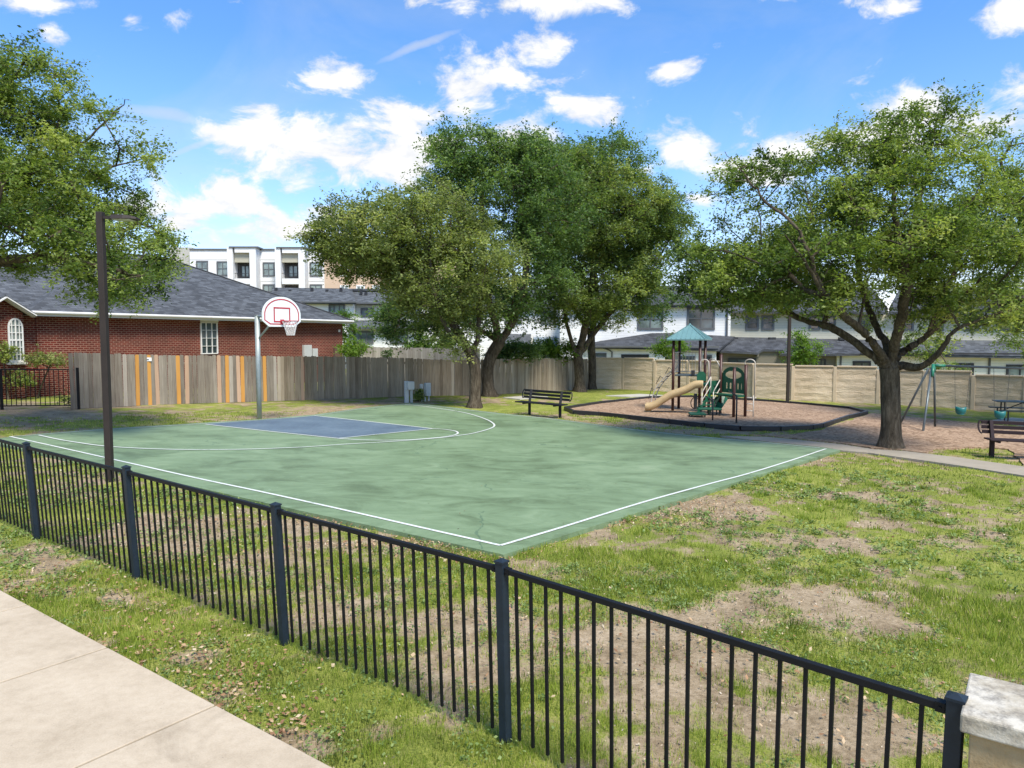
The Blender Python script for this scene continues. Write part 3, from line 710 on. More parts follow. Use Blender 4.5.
# ------------------------------------------------------------ benches
def bench(a, b, label, col, ex=.33):
    """a,b: ground points of the two legs, seat towards the camera"""
    d = (b - a); L = d.length; d.normalize(); n = V(d.y, -d.x, 0)
    if n.y > 0: n = -n
    mb_ = paint('bench_' + col[0], col[1], .6, .2, 6, spec=.3)
    r = empty('park_bench', (a + b)/2, label, 'bench', 'park benches')
    for p in (a, b):
        m = MB(); m.bar(p - V(0,0,.05), p + V(0,0,.43), .10, .07); m.bar(p + V(0,0,.43), p - n*.13 + V(0,0,.88), .09, .06)
        m.bar(p + V(0,0,.405) - n*.02, p + n*.42 + V(0,0,.41), .05, .05); m.build('leg', mb_, r, bevel=.006)
    o1, o2 = a - d*ex, b + d*ex
    m = MB()
    for k in range(3): m.bar(o1 + n*(.08 + .15*k) + V(0,0,.45), o2 + n*(.08 + .15*k) + V(0,0,.45), .135, .035)
    for s in range(1, 5):
        q = o1.lerp(o2, s/5); m.bar(q + n*.02 + V(0,0,.43), q + n*.44 + V(0,0,.43), .03, .012)
    m.build('seat', mb_, r, bevel=.008)
    m = MB()
    def bp(z): return -n*(.07 + .13*(z - .52)/.4) + V(0,0,z)
    for k in range(3): m.bar(o1 + bp(.60 + .115*k) , o2 + bp(.60 + .115*k), .03, .085, up=V(0,0,1))
    for o in (o1, o2):
        sgn = -1 if o is o1 else 1
        loop = [o + bp(.56 + .3*.5 - .155*math.cos(tt)) + d*sgn*.07*math.sin(tt) for tt in np.linspace(0, math.pi, 9)]
        m.tube(loop, .022, 6)
    m.build('backrest', mb_, r, bevel=.006)
    return r
bench(G(529.5, 413.9), G(560, 416.8), 'black slatted bench on the lawn at the far edge of the green court', ('black', (.009, .010, .012)))
b0 = G(991.5, 456.2); bench(b0, b0 + V(1.35, -.30, 0) - V(0,0,.03), 'dark maroon bench beside the path at the right edge near the wide oak', ('maroon', (.022, .011, .013)), .2)
# ------------------------------------------------------------ utility pedestals and small plates
grey_box = paint('utility_grey', (.46, .48, .47), .5, .1, 4)
def pedestal(px, py, ytop, wpx, label, two):
    g = G(px, py); s = F / g.y; h = HT(px, py, ytop); w_ = wpx / s
    r = empty('utility_pedestal', g, label, 'utility box', 'utility boxes by the wooden fence')
    ax = (V(.86,.5,0), V(-.5,.86,0))
    if two:
        m = MB(); m.box(g - V(0,0,.05) - ax[0]*w_*.28, w_*.40, .14, h+.05, ax=ax); m.build('post', grey_box, r, bevel=.006)
        m = MB(); m.box(g + V(0,0,h*.60) - ax[1]*.12 + ax[0]*w_*.04, w_*.72, .2, h*.38, ax=ax); k = m.build('box', grey_box, r, bevel=.01)
        m = MB(); m.tube([g + ax[0]*w_*.12 - ax[1]*.1 - V(0,0,.05), g + ax[0]*w_*.12 - ax[1]*.1 + V(0,0,h*.6)], .03, 8); m.build('conduit', galv, r)
        m = MB(); m.box(g - V(0,0,.05) + ax[0]*w_*.34, .05, .05, h*.6+.05, ax=ax); m.build('brace', grey_box, r)
    else:
        m = MB(); m.box(g - V(0,0,.05) - ax[0]*w_*.36, .07, .07, h*.95, ax=ax); m.box(g - V(0,0,.05) + ax[0]*w_*.30, .05, .05, h*.4, ax=ax); m.build('post', grey_box, r)
        m = MB(); m.box(g + V(0,0,h*.27) + ax[0]*w_*.08, w_*.85, .22, h*.73, ax=ax); k = m.build('box', grey_box, r, bevel=.01)
        m = MB(); m.box(g + V(0,0,h*.33) + ax[0]*w_*.08 - ax[1]*.113, w_*.62, .008, h*.6, ax=ax); m.build('door', paint('door_grey', (.40,.43,.44), .5), k)
        m = MB(); m.tube([g - ax[0]*w_*.9 + V(0,0,-.05), g - ax[0]*w_*.9 + V(0,0,h*.7)], .03, 8); m.tube([g - ax[0]*w_*.9 + V(0,0,h*.7), g - ax[0]*w_*.9 + V(0,0,h*.95)], .075, 10); m.build('meter', grey_box, r)
pedestal(409, 402, 381, 9.5, 'tall pale grey utility box on a white post at the court corner', True)
pedestal(427, 400.5, 383, 6.5, 'shorter white utility cabinet on thin legs right of the taller utility box', False)
# ------------------------------------------------------------ swing set, swings, picnic table
grn = paint('swing_green', (.02, .17, .11), .4, .15, 5); pipe = paint('swing_pipe', (.13, .155, .165), .4, .15, 5, metal=.4)
L1, L2, L3 = G(922.8, 431.4), G(935.2, 427), G(899, 423.2)
apex = PY(934.2, 365.5, 23.7); bdir = V(.89, -.45, -.02).normalized()
sw = empty('swing_set', (L1 + L2)/2, 'steel swing frame with green joint and grey legs standing on the wood chips', 'swing set')
end2 = apex + bdir * 6.2
for k, L in enumerate((L1, L2, L3)):
    tp = apex + (V(-.08,0,-.08) if k == 0 else V(-.12,.1,-.1) if k == 2 else V(0,0,0))
    m = MB(); m.tube([L - V(0,0,.1), tp], .036, 10); m.build('leg', pipe if k != 1 else paint('leg_dark', (.05, .06, .06), .5), sw, smooth=True)
for dx in (-.95, .95):
    q = end2 + V(-bdir.y*-dx*.5, 0, 0) ; q = gz(end2.x + .45*dx, end2.y + .89*dx, -.1)
    m = MB(); m.tube([q, end2], .036, 10); m.build('leg', pipe, sw, smooth=True)
m = MB(); m.tube([apex - bdir*.05, end2 + bdir*.05], .036, 12); m.build('top_beam', pipe, sw, smooth=True)
m = MB(); m.tube([apex - bdir*.08, apex + bdir*.32], .047, 12); m.tube([apex + V(-.03,0,.03), apex + (L1 - apex)*.17], .048, 12); m.tube([apex, apex + (L2 - apex)*.10], .048, 12); m.build('corner_joint', grn, sw, smooth=True)
teal = paint('swing_teal', (.006, .13, .13), .45, .15, 6); chain_m = paint('chain', (.13, .13, .12), .5, metal=.5)
def swing(px, seaty, ground_y, label):
    # find the point on the beam above px
    best = min(np.linspace(0, 6, 240), key=lambda s: abs(512 + F * (apex + bdir*s).x / (apex + bdir*s).y - px))
    top = apex + bdir * best; g = zg(top.x, top.y)
    s = F / top.y; zs = CAMZ - (seaty - HOR) / s
    c = V(top.x, top.y, zs)
    r = empty('bucket_swing', c, label, 'swing', 'toddler bucket swings')
    side = V(-bdir.y, bdir.x, 0)
    m = MB(); k = 14
    prof = [(.10, -.17), (.155, -.11), (.175, .0), (.18, .10)]
    rg = []
    for (rr, z) in prof + [(.16, .10), (.15, .0), (.12, -.10)]:
        n = len(m.v); rg.append(n)
        for i in range(k):
            a = 2*math.pi*i/k; up = .05 * abs(math.cos(a)) if z > .05 else 0
            m.v.append(tuple(c + (bdir*rr*1.12*math.cos(a) + side*rr*.9*math.sin(a) + V(0,0,z+up)) * .8))
    for a, b in zip(rg, rg[1:]):
        for i in range(k): m.f.append((a+i, a+(i+1)%k, b+(i+1)%k, b+i)); m.m.append(0); m.t.append(.5)
    m.f.append(tuple(rg[0] + i for i in range(k))); m.m.append(0); m.t.append(.5)
    m.f.append(tuple(rg[-1] + i for i in reversed(range(k)))); m.m.append(0); m.t.append(.5)
    m.build('bucket_seat', teal, r, smooth=True)
    for sg in (-1, 1):
        m = MB(); hp = top + bdir*sg*.22; n_ = 34; a0 = c + bdir*sg*.155 + V(0,0,.105)
        for i in range(n_):
            p1, p2 = a0.lerp(hp, i/n_), a0.lerp(hp, (i+1.25)/n_); o_ = side*.008 if i % 2 else bdir*.008
            m.bar(p1 + o_, p2 + o_, .005, .005); m.bar(p1 - o_, p2 - o_, .005, .005)
        m.build('chain', chain_m, r)
swing(962.6, 410.5, 0, 'teal bucket swing hanging nearer to the green joint of the swing frame')
swing(1002.5, 414.6, 0, 'teal bucket swing hanging in front of the picnic table')
pt = empty('picnic_table', G(1018, 421.5), 'dark green picnic table with attached seats standing before the block wall', 'picnic table')
ptm = paint('table_green', (.028, .05, .042), .45, .2, 6); ptl = paint('table_leg', (.012, .012, .014), .45)
tp = G(1018, 421.5); tx, ty = V(.93, -.36, 0).normalized(), V(.36, .93, 0).normalized()
tc0 = tp + tx*.12
m = MB()
for k in range(5): m.bar(tc0 - tx*.9 + ty*(-.3+.15*k) + V(0,0,.75), tc0 + tx*.9 + ty*(-.3+.15*k) + V(0,0,.75), .142, .035)
for k in (-.7, 0, .7): m.bar(tc0 + tx*k - ty*.36 + V(0,0,.725), tc0 + tx*k + ty*.36 + V(0,0,.725), .03, .012)
m.build('tabletop', ptm, pt, bevel=.006)
for sg in (-1, 1):
    m = MB()
    for k in (-.065, .065): m.bar(tc0 - tx*.9 + ty*(sg*.72+k) + V(0,0,.45), tc0 + tx*.9 + ty*(sg*.72+k) + V(0,0,.45), .12, .035)
    for k in (-.7, .7): m.bar(tc0 + tx*k + ty*(sg*.72-.12) + V(0,0,.425), tc0 + tx*k + ty*(sg*.72+.12) + V(0,0,.425), .03, .012)
    m.build('seat', ptm, pt, bevel=.006)
for k in (-.62, .62):
    m = MB(); b = tc0 + tx*k
    m.tube(catmull([b - ty*.72 + V(0,0,.43), b - ty*.74 + V(0,0,.14), b - ty*.62 + V(0,0,.04), b - ty*.35 + V(0,0,.04), b - ty*.28 + V(0,0,.12), b - ty*.24 + V(0,0,.73)], 5), .026, 8)
    m.tube(catmull([b + ty*.72 + V(0,0,.43), b + ty*.74 + V(0,0,.14), b + ty*.62 + V(0,0,.04), b + ty*.35 + V(0,0,.04), b + ty*.28 + V(0,0,.12), b + ty*.24 + V(0,0,.73)], 5), .026, 8)
    m.tube([b - ty*.26 + V(0,0,.4), b + ty*.26 + V(0,0,.4)], .02, 8); m.tube([b + V(0,0,.4), tc0 + V(0,0,.71)], .018, 8)
    m.build('leg', ptl, pt, smooth=True)
# ------------------------------------------------------------ wooden fence of upright boards
weath = toned('weathered_wood', [(.1, (.07, .056, .045)), (.4, (.155, .13, .105)), (.62, (.25, .22, .18)), (.95, (.40, .36, .31))], .9, (26, 26, 1.4), .4, .15)
dk = toned('weathered_brown', [(.1, (.07, .052, .036)), (.4, (.19, .15, .105)), (.62, (.315, .258, .188)), (.95, (.44, .38, .30))], .9, (26, 26, 1.4), .4, .15)
orange_w = toned('new_orange_wood', [(.2, (.38, .17, .035)), (.8, (.56, .29, .075))], .7, (22, 22, 1.5), .2)
pink_w = toned('new_tan_wood', [(.2, (.36, .23, .15)), (.8, (.5, .35, .25))], .8, (22, 22, 1.5), .2)
wpx = [(71,408.6,352),(160,404,354.3),(260,401,355.3),(340,398.4,356),(405,396,357.5),(440,395.3,359),(474,395,359.5),(510,393.2,358.2),(550,391.2,358.2),(589,388.6,358.5)]
WP = [(G(a, b), HT(a, b, c)) for a, b, c in wpx]
wf = empty('wooden_fence', WP[0][0], 'weathered grey brown board fence with a few new orange and tan boards', 'fence')
ORG = [138, 147, 178, 225, 241.5, 263]; PNK = [155, 185, 218, 238.5, 302]
NEW = []
cur = 0
boards = {0: MB(), 1: MB()}
rnd = random.Random(3)
for i in range(len(WP) - 1):
    (p, h1), (q, h2) = WP[i], WP[i+1]; d = (q - p); L = d.length; d.normalize(); nb = max(1, round(L / .142)); bn = V(d.y, -d.x, 0)
    for k in range(nb):
        s = (k + .5) / nb; c = p.lerp(q, s); h = h1 + (h2 - h1) * s + rnd.uniform(-.02, .02)
        px = 512 + F * c.x / c.y; cc = gz(c.x, c.y, -.02) + bn * rnd.uniform(-.006, .01)
        kind = None
        hw_ = L/nb*F/c.y*.5*(abs(d.x) + abs(d.y*c.x/c.y))
        for o_ in ORG:
            if abs(px - o_) <= hw_: kind = 'o'
        for o_ in PNK:
            if abs(px - o_) <= hw_ and kind is None: kind = 'p'
        b = MB() if kind else boards[0 if px < 275 else 1]
        dd = d * math.cos(rnd.uniform(-.02, .02)); wv = L/nb - .006
        tn = min(1, max(0, rnd.gauss(.54, .06) + (.22 if rnd.random() < .06 else 0)))
        lean = V(d.x, d.y, 0) * rnd.uniform(-.012, .012)
        o = cc - d*wv/2 - bn*.009
        # dog-eared board
        n = len(b.v); e = .03
        prof = [(0,0),(wv,0),(wv,h-e),(wv-e,h),(e,h),(0,h-e)]
        for off in (0, .018):
            for (x_, z_) in prof: b.v.append(tuple(o + d*x_ + lean*z_ + V(0,0,z_) + bn*off))
        b.f += [tuple(n+j for j in range(6)), tuple(n+6+j for j in reversed(range(6)))]; b.m += [0,0]; b.t += [tn, tn]
        for j in range(6): b.f.append((n+j, n+(j+1)%6, n+6+(j+1)%6, n+6+j)); b.m.append(0); b.t.append(tn)
        if kind: NEW.append((b, kind))
for b, mm in ((boards[0], weath), (boards[1], dk)):
    o = b.build('weathered_boards', mm, wf); bpy_fix_normals(o)
for b, kd in NEW:
    o = b.build('new_board', orange_w if kd == 'o' else pink_w, wf, label='new orange board' if kd == 'o' else 'new pale tan board'); bpy_fix_normals(o)
m = MB()
for i in range(len(WP) - 1):
    (p, h1), (q, h2) = WP[i], WP[i+1]; d = (q - p).normalized(); bn = V(-d.y, d.x, 0)
    for z in (.3, 1.5): m.bar(p + bn*.04 + V(0,0,z), q + bn*.04 + V(0,0,z), .04, .09)
m.build('back_rails', dk, wf)
g1 = G(147.5, 404.5)
tg = empty('fence_notice', g1, 'small white notice plate fixed on the orange boards of the wooden fence', 'sign')
dn = (WP[2][0] - WP[1][0]).normalized(); bn = V(dn.y, -dn.x, 0)
c = PY(147.5, 359.3, g1.y) + bn*.03
m = MB(); m.para(c - dn*.13 - V(0,0,.065), dn*.26, bn*.008, V(0,0,.13)); m.build('plate', white_b, tg)
m = MB(); m.para(c - dn*.09 - V(0,0,.035) + bn*.009, dn*.13, bn*.002, V(0,0,.05)); m.build('printed_mark', paint('ink', (.15,.15,.16), .6), tg)
# second pale fence further back
pale_w = toned('pale_wood', [(.1, (.20, .175, .14)), (.5, (.34, .31, .26)), (.9, (.48, .45, .38))], .9, (18, 18, 1), .3, .15)
f2 = [(PY(347, 352, 44), 352, 346.5), (PY(400, 352, 43), 0, 347.5), (PY(480, 356, 41), 0, 348.5)]
rf = empty('rear_wooden_fence', gz(f2[0][0].x, f2[0][0].y), 'pale bleached board fence seen above the nearer brown wooden fence', 'fence')
m = MB()
for i in range(2):
    p, q = f2[i][0], f2[i+1][0]; d = V(q.x-p.x, q.y-p.y, 0); L = d.length; d.normalize(); nb = round(L/.145); bn = V(d.y, -d.x, 0)
    for k in range(nb):
        s = (k+.5)/nb; c = p.lerp(q, s); ztop = PY(400, 346.5 + 2*(i+s)/2, c.y).z + rnd.uniform(-.02,.02); c = gz(c.x, c.y)
        m.para(c - d*.07, d*.138, bn*.018, V(0,0,ztop - c.z), t=min(1,max(0,rnd.gauss(.5,.12))))
m.build('boards', pale_w, rf)
# ------------------------------------------------------------ low black fence on the left
lf_pts = [G(-74, 413.5), G(2, 409), G(78.5, 408.2)]
lf = empty('low_steel_fence', lf_pts[1], 'low black picket fence at the left ending against the wooden fence', 'fence')
for i, p in enumerate(lf_pts):
    m = MB(); m.box(p - V(0,0,.1), .09 if i == 2 else .075, .075, 1.48 - (.06 if i == 1 else 0)); m.build('post', steel, lf, bevel=.006)
for i in range(2):
    p, q = lf_pts[i], lf_pts[i+1]; d = (q-p).normalized(); m = MB()
    m.bar(p + V(0,0,1.31) + d*.04, q + V(0,0,1.31) - d*.04, .03, .035); m.build('top_rail', steel, lf)
    m = MB(); m.bar(p + V(0,0,.10) + d*.04, q + V(0,0,.10) - d*.04, .03, .035); m.build('bottom_rail', steel, lf)
    m = MB(); L = (q-p).length; n_ = round(L/.135)
    for k in range(1, n_): m.box(p.lerp(q, k/n_) + V(0,0,.09), .018, .018, 1.2)
    m.build('pickets', steel, lf)
# ------------------------------------------------------------ tan masonry wall
wd_px = [(589.5, 388, 358.5), (623, 388.9, 358.8), (700, 393.2, 362.5), (768, 398.6, 365.6), (860, 402.5, 368.2), (940, 407, 373.2), (1024, 412.4, 378), (1200, 424, 389)]
wall_pts = [(G(a, b), HT(a, b, c)) for a, b, c in wd_px]
tot = []
acc = 0
for i, (p, h) in enumerate(wall_pts):
    if i: acc += (p.xy - wall_pts[i-1][0].xy).length
    tot.append((acc, p, h))
def wall_at(s):
    for (s0, p0, h0), (s1, p1, h1) in zip(tot, tot[1:]):
        if s <= s1 + 1e-6: k = (s - s0)/(s1 - s0); q = p0.lerp(p1, k); return gz(q.x, q.y), h0 + (h1-h0)*k
    return gz(tot[-1][1].x, tot[-1][1].y), tot[-1][2]
wdv = (wall_pts[-1][0] - wall_pts[0][0]); wdv.z = 0; wdv.normalize()
t = NT('split_block'); u_, w_, p = planar(t, wdv)
cb = t.n('ShaderNodeCombineXYZ'); t.set(cb, 0, u_); t.set(cb, 1, w_)
mp = t.n('ShaderNodeMapping'); t.set(mp, 'Vector', cb.outputs[0]); mp.inputs['Scale'].default_value = (1.2, 4.6, 1)
n1 = t.noise(mp.outputs[0], 1.6, 6, .6, .5); n2 = t.noise(p, 20, 4); nb_ = t.noise(p, .6, 3)
f = t.math('ADD', t.math('MULTIPLY', n1, .45), t.math('ADD', t.math('MULTIPLY', n2, .2), t.math('MULTIPLY', nb_, .35)))
fr = t.math('FRACT', t.math('DIVIDE', t.math('ADD', w_, t.math('MULTIPLY', n1, .05)), .2)); jn = t.math('MULTIPLY', t.math('LESS_THAN', fr, .07), .16)
c = t.mix(jn, t.ramp(f, [(.32, (.40, .31, .21)), (.5, (.52, .42, .30)), (.68, (.62, .52, .39))]), (.18, .13, .085))
wall_m = t.out(c, .9, t.bump(f, 1.0, .08), spec=.15)
conc_t = paint('tan_concrete', (.50, .40, .28), .85, .13, 3, bump=.2)
mw = empty('block_wall', wall_pts[0][0], 'tan split face block wall with columns behind the playground', 'wall')
s = 0; idx = 0; SP = 1.9
PEN = V(-wdv.y, wdv.x, 0)
cols = MB(); step_h = None
while s < tot[-1][0] - SP:
    a, h = wall_at(s); b, h2 = wall_at(s + SP); d = (b - a); d.z = 0; d.normalize(); bn = V(-d.y, d.x, 0)
    mh = (h + h2)/2; zt_ = (a.z + b.z)/2 + mh
    if idx % 2 == 0 or step_h is None: step_h = zt_
    zt_ = step_h if idx % 2 else zt_
    z0_ = min(a.z, b.z) - .15
    m = MB(); aa, bb_ = V(a.x, a.y, z0_) + d*.06, V(b.x, b.y, z0_) - d*.08
    # the split face: a coarse uneven relief
    nx_, nz_ = 20, 10; Lq = (bb_ - aa).length; n = len(m.v)
    for j in range(nz_ + 1):
        for i in range(nx_ + 1):
            q = aa + d*(Lq*i/nx_) + V(0,0,(zt_ - z0_)*j/nz_); row = j//2
            dep = (fbm(np.array([q.x*3 + row*7.3]), np.array([q.z*5]), 61)[0] - .5) * .045 + (.012 if j % 2 == 0 else 0)
            m.v.append(tuple(q + bn*(-.05 + dep)))
    for j in range(nz_):
        for i in range(nx_):
            k = n + j*(nx_+1) + i; m.f.append((k, k+1, k+nx_+2, k+nx_+1)); m.m.append(0); m.t.append(.5)
    m.para(aa + bn*.0, d*Lq, bn*.08, V(0,0,zt_ - z0_ - .003))
    m.build('wall_panel', wall_m, mw)
    m = MB(); m.para(V(a.x, a.y, z0_) - d*.09 - bn*.085, d*.16, bn*.26, V(0,0,zt_ - z0_ + .02)); m.build('wall_column', conc_t, mw, bevel=.012)
    m = MB(); m.para(V(a.x, a.y, zt_ + .002) + d*.075 - bn*.10, d*(SP - .17), bn*.24, V(0,0,.07)); m.build('coping', conc_t, mw, bevel=.01)
    s += SP; idx += 1
# ------------------------------------------------------------ playground climbing frame
brown = paint('post_brown', (.055, .018, .013), .45, .2, 6); pgreen = paint('play_green', (.006, .085, .045), .4, .15, 6); tanp = paint('slide_tan', (.47, .345, .18), .4, .12, 4)
deckm = paint('deck_grey', (.075, .095, .10), .6, .2, 9); rail = paint('rail_cream', (.52, .48, .42), .4, .1, 6); roofm = paint('roof_teal', (.13, .25, .26), .35, .1, 5); dkp = paint('dark_pipe', (.03, .03, .032), .5)
PB = G(700, 415)
pg = empty('playground_structure', PB, 'playground climbing frame with teal roof, tan slide and green panels on brown posts', 'playground')
def P3(px, py, Y): return PY(px, py, Y)
def gp(px, py): g = G(px, py, .03); return g
# tower
base = V(6.25, 27.75, 0); e1 = V(.90, -.44, 0).normalized() * 1.02; e2 = V(.44, .90, 0).normalized() * 1.02
base = G(672.6, 411.2)
T = [base, base + e2, base + e1, base + e1 + e2]
gz0 = base.z
topz = gz0 + HT(672.6, 411.2, 338.5)
def post(q, zt_, r=.055, m_=brown):
    m = MB(); m.tube([V(q.x, q.y, zg(q.x, q.y) - .1), V(q.x, q.y, zt_)], r, 12); m.tube([V(q.x, q.y, zt_), V(q.x, q.y, zt_ + .02)], r*1.08, 12); m.build('post', m_, pg, smooth=True)
for q in T: post(q, topz)
cc = (T[0] + T[3]) / 2
m = MB(); ov = 1.42; ez = topz - .02; C4 = []
for a, b in ((-1,-1),(1,-1),(1,1),(-1,1)): C4.append(V(cc.x, cc.y, ez) + (e1*a + e2*b) * .5 * ov)
ap = V(cc.x, cc.y, ez + .56); A0 = V(cc.x, cc.y, ez + .49)
for i in range(4):
    a, b = C4[i], C4[(i+1)%4]
    m.poly([a, b, ap]); m.poly([a - V(0,0,.05), b - V(0,0,.05), b, a]); m.poly([b - V(0,0,.05), a - V(0,0,.05), A0])
    for k in range(1, 8):
        s = k/8; st = a.lerp(b, s); hf = 1 - abs(2*s - 1); en = st.lerp(st.lerp(ap, 1), min(1, hf)*.97) if hf < 1 else ap
        mid = (a + b)/2; dirp = (ap - mid); en = st + dirp * hf * .98
        m.bar(st + V(0,0,.012), en + V(0,0,.012), .022, .02)
    m.bar(a + V(0,0,.01), ap + V(0,0,.01), .035, .03)
rf_ = m.build('canopy_roof', roofm, pg)
m = MB(); m.tube([ap - V(0,0,.02), ap + V(0,0,.05)], [.06, .02], 8); m.build('finial', roofm, rf_)
dz = gz0 + HT(672.6, 411.2, 374.5)
def deck(q0, a, b, z, name='deck', mm=deckm, th=.06):
    m = MB(); o = V(q0.x, q0.y, z - th); m.para(o, a, b, V(0,0,th)); o2 = m.build(name, mm, pg, bevel=.01); return o2
deck(T[0] + e1*.05 + e2*.05 - V(0,0,0), e1*.9, e2*.9, dz)
# railing of upright bars at the tower's back and left side
m = MB()
for (a, b) in ((T[1], T[3]), (T[0], T[1])):
    m.tube([V(a.x,a.y,dz+.08), V(b.x,b.y,dz+.08)], .016, 6); m.tube([V(a.x,a.y,dz+.85), V(b.x,b.y,dz+.85)], .018, 6)
    for k in range(1, 8): q = a.lerp(b, k/8); m.tube([V(q.x,q.y,dz+.08), V(q.x,q.y,dz+.85)], .010, 6)
m.build('guard_rail', rail, pg)
# steering knob
m = MB(); q = T[0].lerp(T[2], .75); m.tube([V(q.x,q.y,dz), V(q.x,q.y,dz+.18)], .07, 10); m.build('play_knob', dkp, pg)
# arched rung ladder on the left
for sg in (0, .42):
    pass
m = MB(); b1 = T[0] + e2*.15; b2 = T[0] + e2*.75; outd = -e1.normalized()
arcs = []
for b in (b1, b2):
    A = catmull([V(b.x,b.y,dz+.35), V(b.x,b.y,dz+.12) + outd*.12, V(b.x,b.y,dz-.25)+outd*.48, V(b.x,b.y,dz-.75)+outd*.80, V(b.x,b.y,gz0-.05)+outd*.98], 6); arcs.append(A); m.tube(A, .02, 8)
ro = m.build('arch_ladder', rail, pg, smooth=True)
m = MB()
for i in range(4, len(arcs[0]) - 1, 3): m.tube([arcs[0][i], arcs[1][i]], .017, 6)
for i in range(5, len(arcs[0]) - 4, 6): m.tube([arcs[0][i], arcs[0][i] + outd*.12 + V(0,0,.1), arcs[0][i+3] + outd*.12, arcs[0][i+3]], .014, 6)
m.build('ladder_rung', dkp, ro)
# second row of posts, lower decks
M1 = G(708.5, 413.5); M2 = G(720, 414.2); R1 = G(733.5, 418); R2 = G(745, 417.3)
post(M1, PY(710, 360, M1.y).z); post(M2, PY(722, 354.5, M2.y).z); post(R1, PY(736, 368, R1.y).z); post(R2, PY(747, 365, R2.y).z)
zc_ = M1.z + HT(708.5, 413.5, 392.6)
# middle deck at slide height, between tower and second row
zs = M1.z + 1.12
m = MB(); q = [T[2], M1 + V(0,0,0), M2, T[3]]
m.poly([V(p.x,p.y,zs) for p in q]); m.poly([V(p.x,p.y,zs-.06) for p in reversed(q)])
for i in range(4): a, b = q[i], q[(i+1)%4]; m.poly([V(a.x,a.y,zs-.06), V(b.x,b.y,zs-.06), V(b.x,b.y,zs), V(a.x,a.y,zs)])
o = m.build('deck', pgreen, pg); bpy_fix_normals(o)
# lower deck between the four right posts
m = MB(); q = [M1, R1 + V(0,0,0), R2, M2 + V(0,0,0)]
zl = M1.z + .80
m.poly([V(p.x,p.y,zl) for p in q]); m.poly([V(p.x,p.y,zl-.07) for p in reversed(q)])
for i in range(4): a, b = q[i], q[(i+1)%4]; m.poly([V(a.x,a.y,zl-.07), V(b.x,b.y,zl-.07), V(b.x,b.y,zl), V(a.x,a.y,zl)])
o = m.build('deck', pgreen, pg); bpy_fix_normals(o)
# arches between posts
def arch(a, b, z0_, h, r=.02, mm=rail):
    P = [V(a.x,a.y,z0_)]; c = (a+b)/2; hw = (b-a)/2
    for k in range(0, 11): th = math.pi - math.pi*k/10; P.append(V(c.x,c.y,z0_+h-hw.length*.75) + hw*math.cos(th) + V(0,0,math.sin(th)*hw.length*.75))
    P.append(V(b.x,b.y,z0_)); m = MB(); m.tube(P, r, 8); return m.build('hoop_rail', mm, pg, smooth=True)
a_, b_ = T[2] + V(.0,-.07,0), M1 + V(-.02,-.05,0)
arch(V(a_.x, a_.y, 0), V(b_.x-.02, b_.y, 0), zs, M1.z + HT(708.5, 413.5, 359.5) - zs)
arch(T[3] + e2*.05, M2 + V(0,.06,0), zs, .95)
hz = R2.z
hp1 = R2 + V(-.05, .1, 0); hp2 = G(753, 415)
arch(V(PY(744.2,400,R2.y+.1).x, R2.y+.1, 0), V(PY(754.4,400,R2.y-.15).x, R2.y-.15, 0), zl-.1, R2.z + HT(745,417.3,359.3) - zl + .1)
m = MB(); q = V(PY(753.5,400,R2.y-.15).x, R2.y-.15, 0); m.tube([V(q.x,q.y,zg(q.x,q.y)-.05), V(q.x,q.y,zl)], .02, 8)
for k in (.25,.5): m.tube([V(R2.x,R2.y,R2.z+k), V(q.x,q.y,R2.z+k)], .017, 6)
m.tube([V(R2.x,R2.y,R2.z+.72), V(q.x+.1,q.y,R2.z+.72)], .03, 6)
m.build('hoop_ladder', rail, pg, smooth=True)
# green panel with oval window and slots
def panel(a, b, z0_, z1_, hole=True):
    nx_, nz_ = 44, 44; m = MB(); d = b - a; n = V(-d.y, d.x, 0).normalized(); W = V(d.x, d.y, 0)
    def ins(s, z):
        top = 1 - .28*abs(2*s-1)**3.2
        if z > top: return False
        if hole and ((s-.5)/.36)**2 + ((z-.70)/.155)**2 < 1: return False
        if hole and .17 < z < .38 and (.08 < ((s*6) % 1) < .55) and .12 < s < .88: return False
        return True
    idx = {}
    def vid(i, j, o):
        k = (i, j, o)
        if k not in idx:
            idx[k] = len(m.v); p = V(a.x, a.y, 0) + W*(i/nx_) + V(0,0,z0_ + (z1_-z0_)*j/nz_) + n*(.03 if o else 0); m.v.append(tuple(p))
        return idx[k]
    S = {(i, j) for i in range(nx_) for j in range(nz_) if ins((i+.5)/nx_, (j+.5)/nz_)}
    for (i, j) in S:
        m.f.append((vid(i,j,0), vid(i+1,j,0), vid(i+1,j+1,0), vid(i,j+1,0))); m.f.append((vid(i,j,1), vid(i,j+1,1), vid(i+1,j+1,1), vid(i+1,j,1))); m.m += [0,0]; m.t += [.5,.5]
        for (di, dj, e) in ((-1,0,((i,j),(i,j+1))), (1,0,((i+1,j),(i+1,j+1))), (0,-1,((i,j),(i+1,j))), (0,1,((i,j+1),(i+1,j+1)))):
            if (i+di, j+dj) not in S:
                (p1, p2) = e; m.f.append((vid(*p1,0), vid(*p2,0), vid(*p2,1), vid(*p1,1))); m.m.append(0); m.t.append(.5)
    return m.build('window_panel', pgreen, pg)
pz0 = PY(735, 392, M2.y).z; pz1 = PY(735, 366.5, M2.y).z
panel(M2 + V(.05,0,0), R2 + V(-.05,.0,0), pz0, pz1)
m = MB(); m.poly([PY(697,381,27), PY(706,381,27), PY(706,374.5,27), PY(703.5,371.5,27), PY(700,371.5,27), PY(697,374.5,27)])
for i in range(6):
    a, b = Vector(m.v[i]), Vector(m.v[(i+1)%6]); m.poly([a, b, b + V(0,.03,0), a + V(0,.03,0)])
m.poly([Vector(m.v[i]) + V(0,.03,0) for i in range(6)])
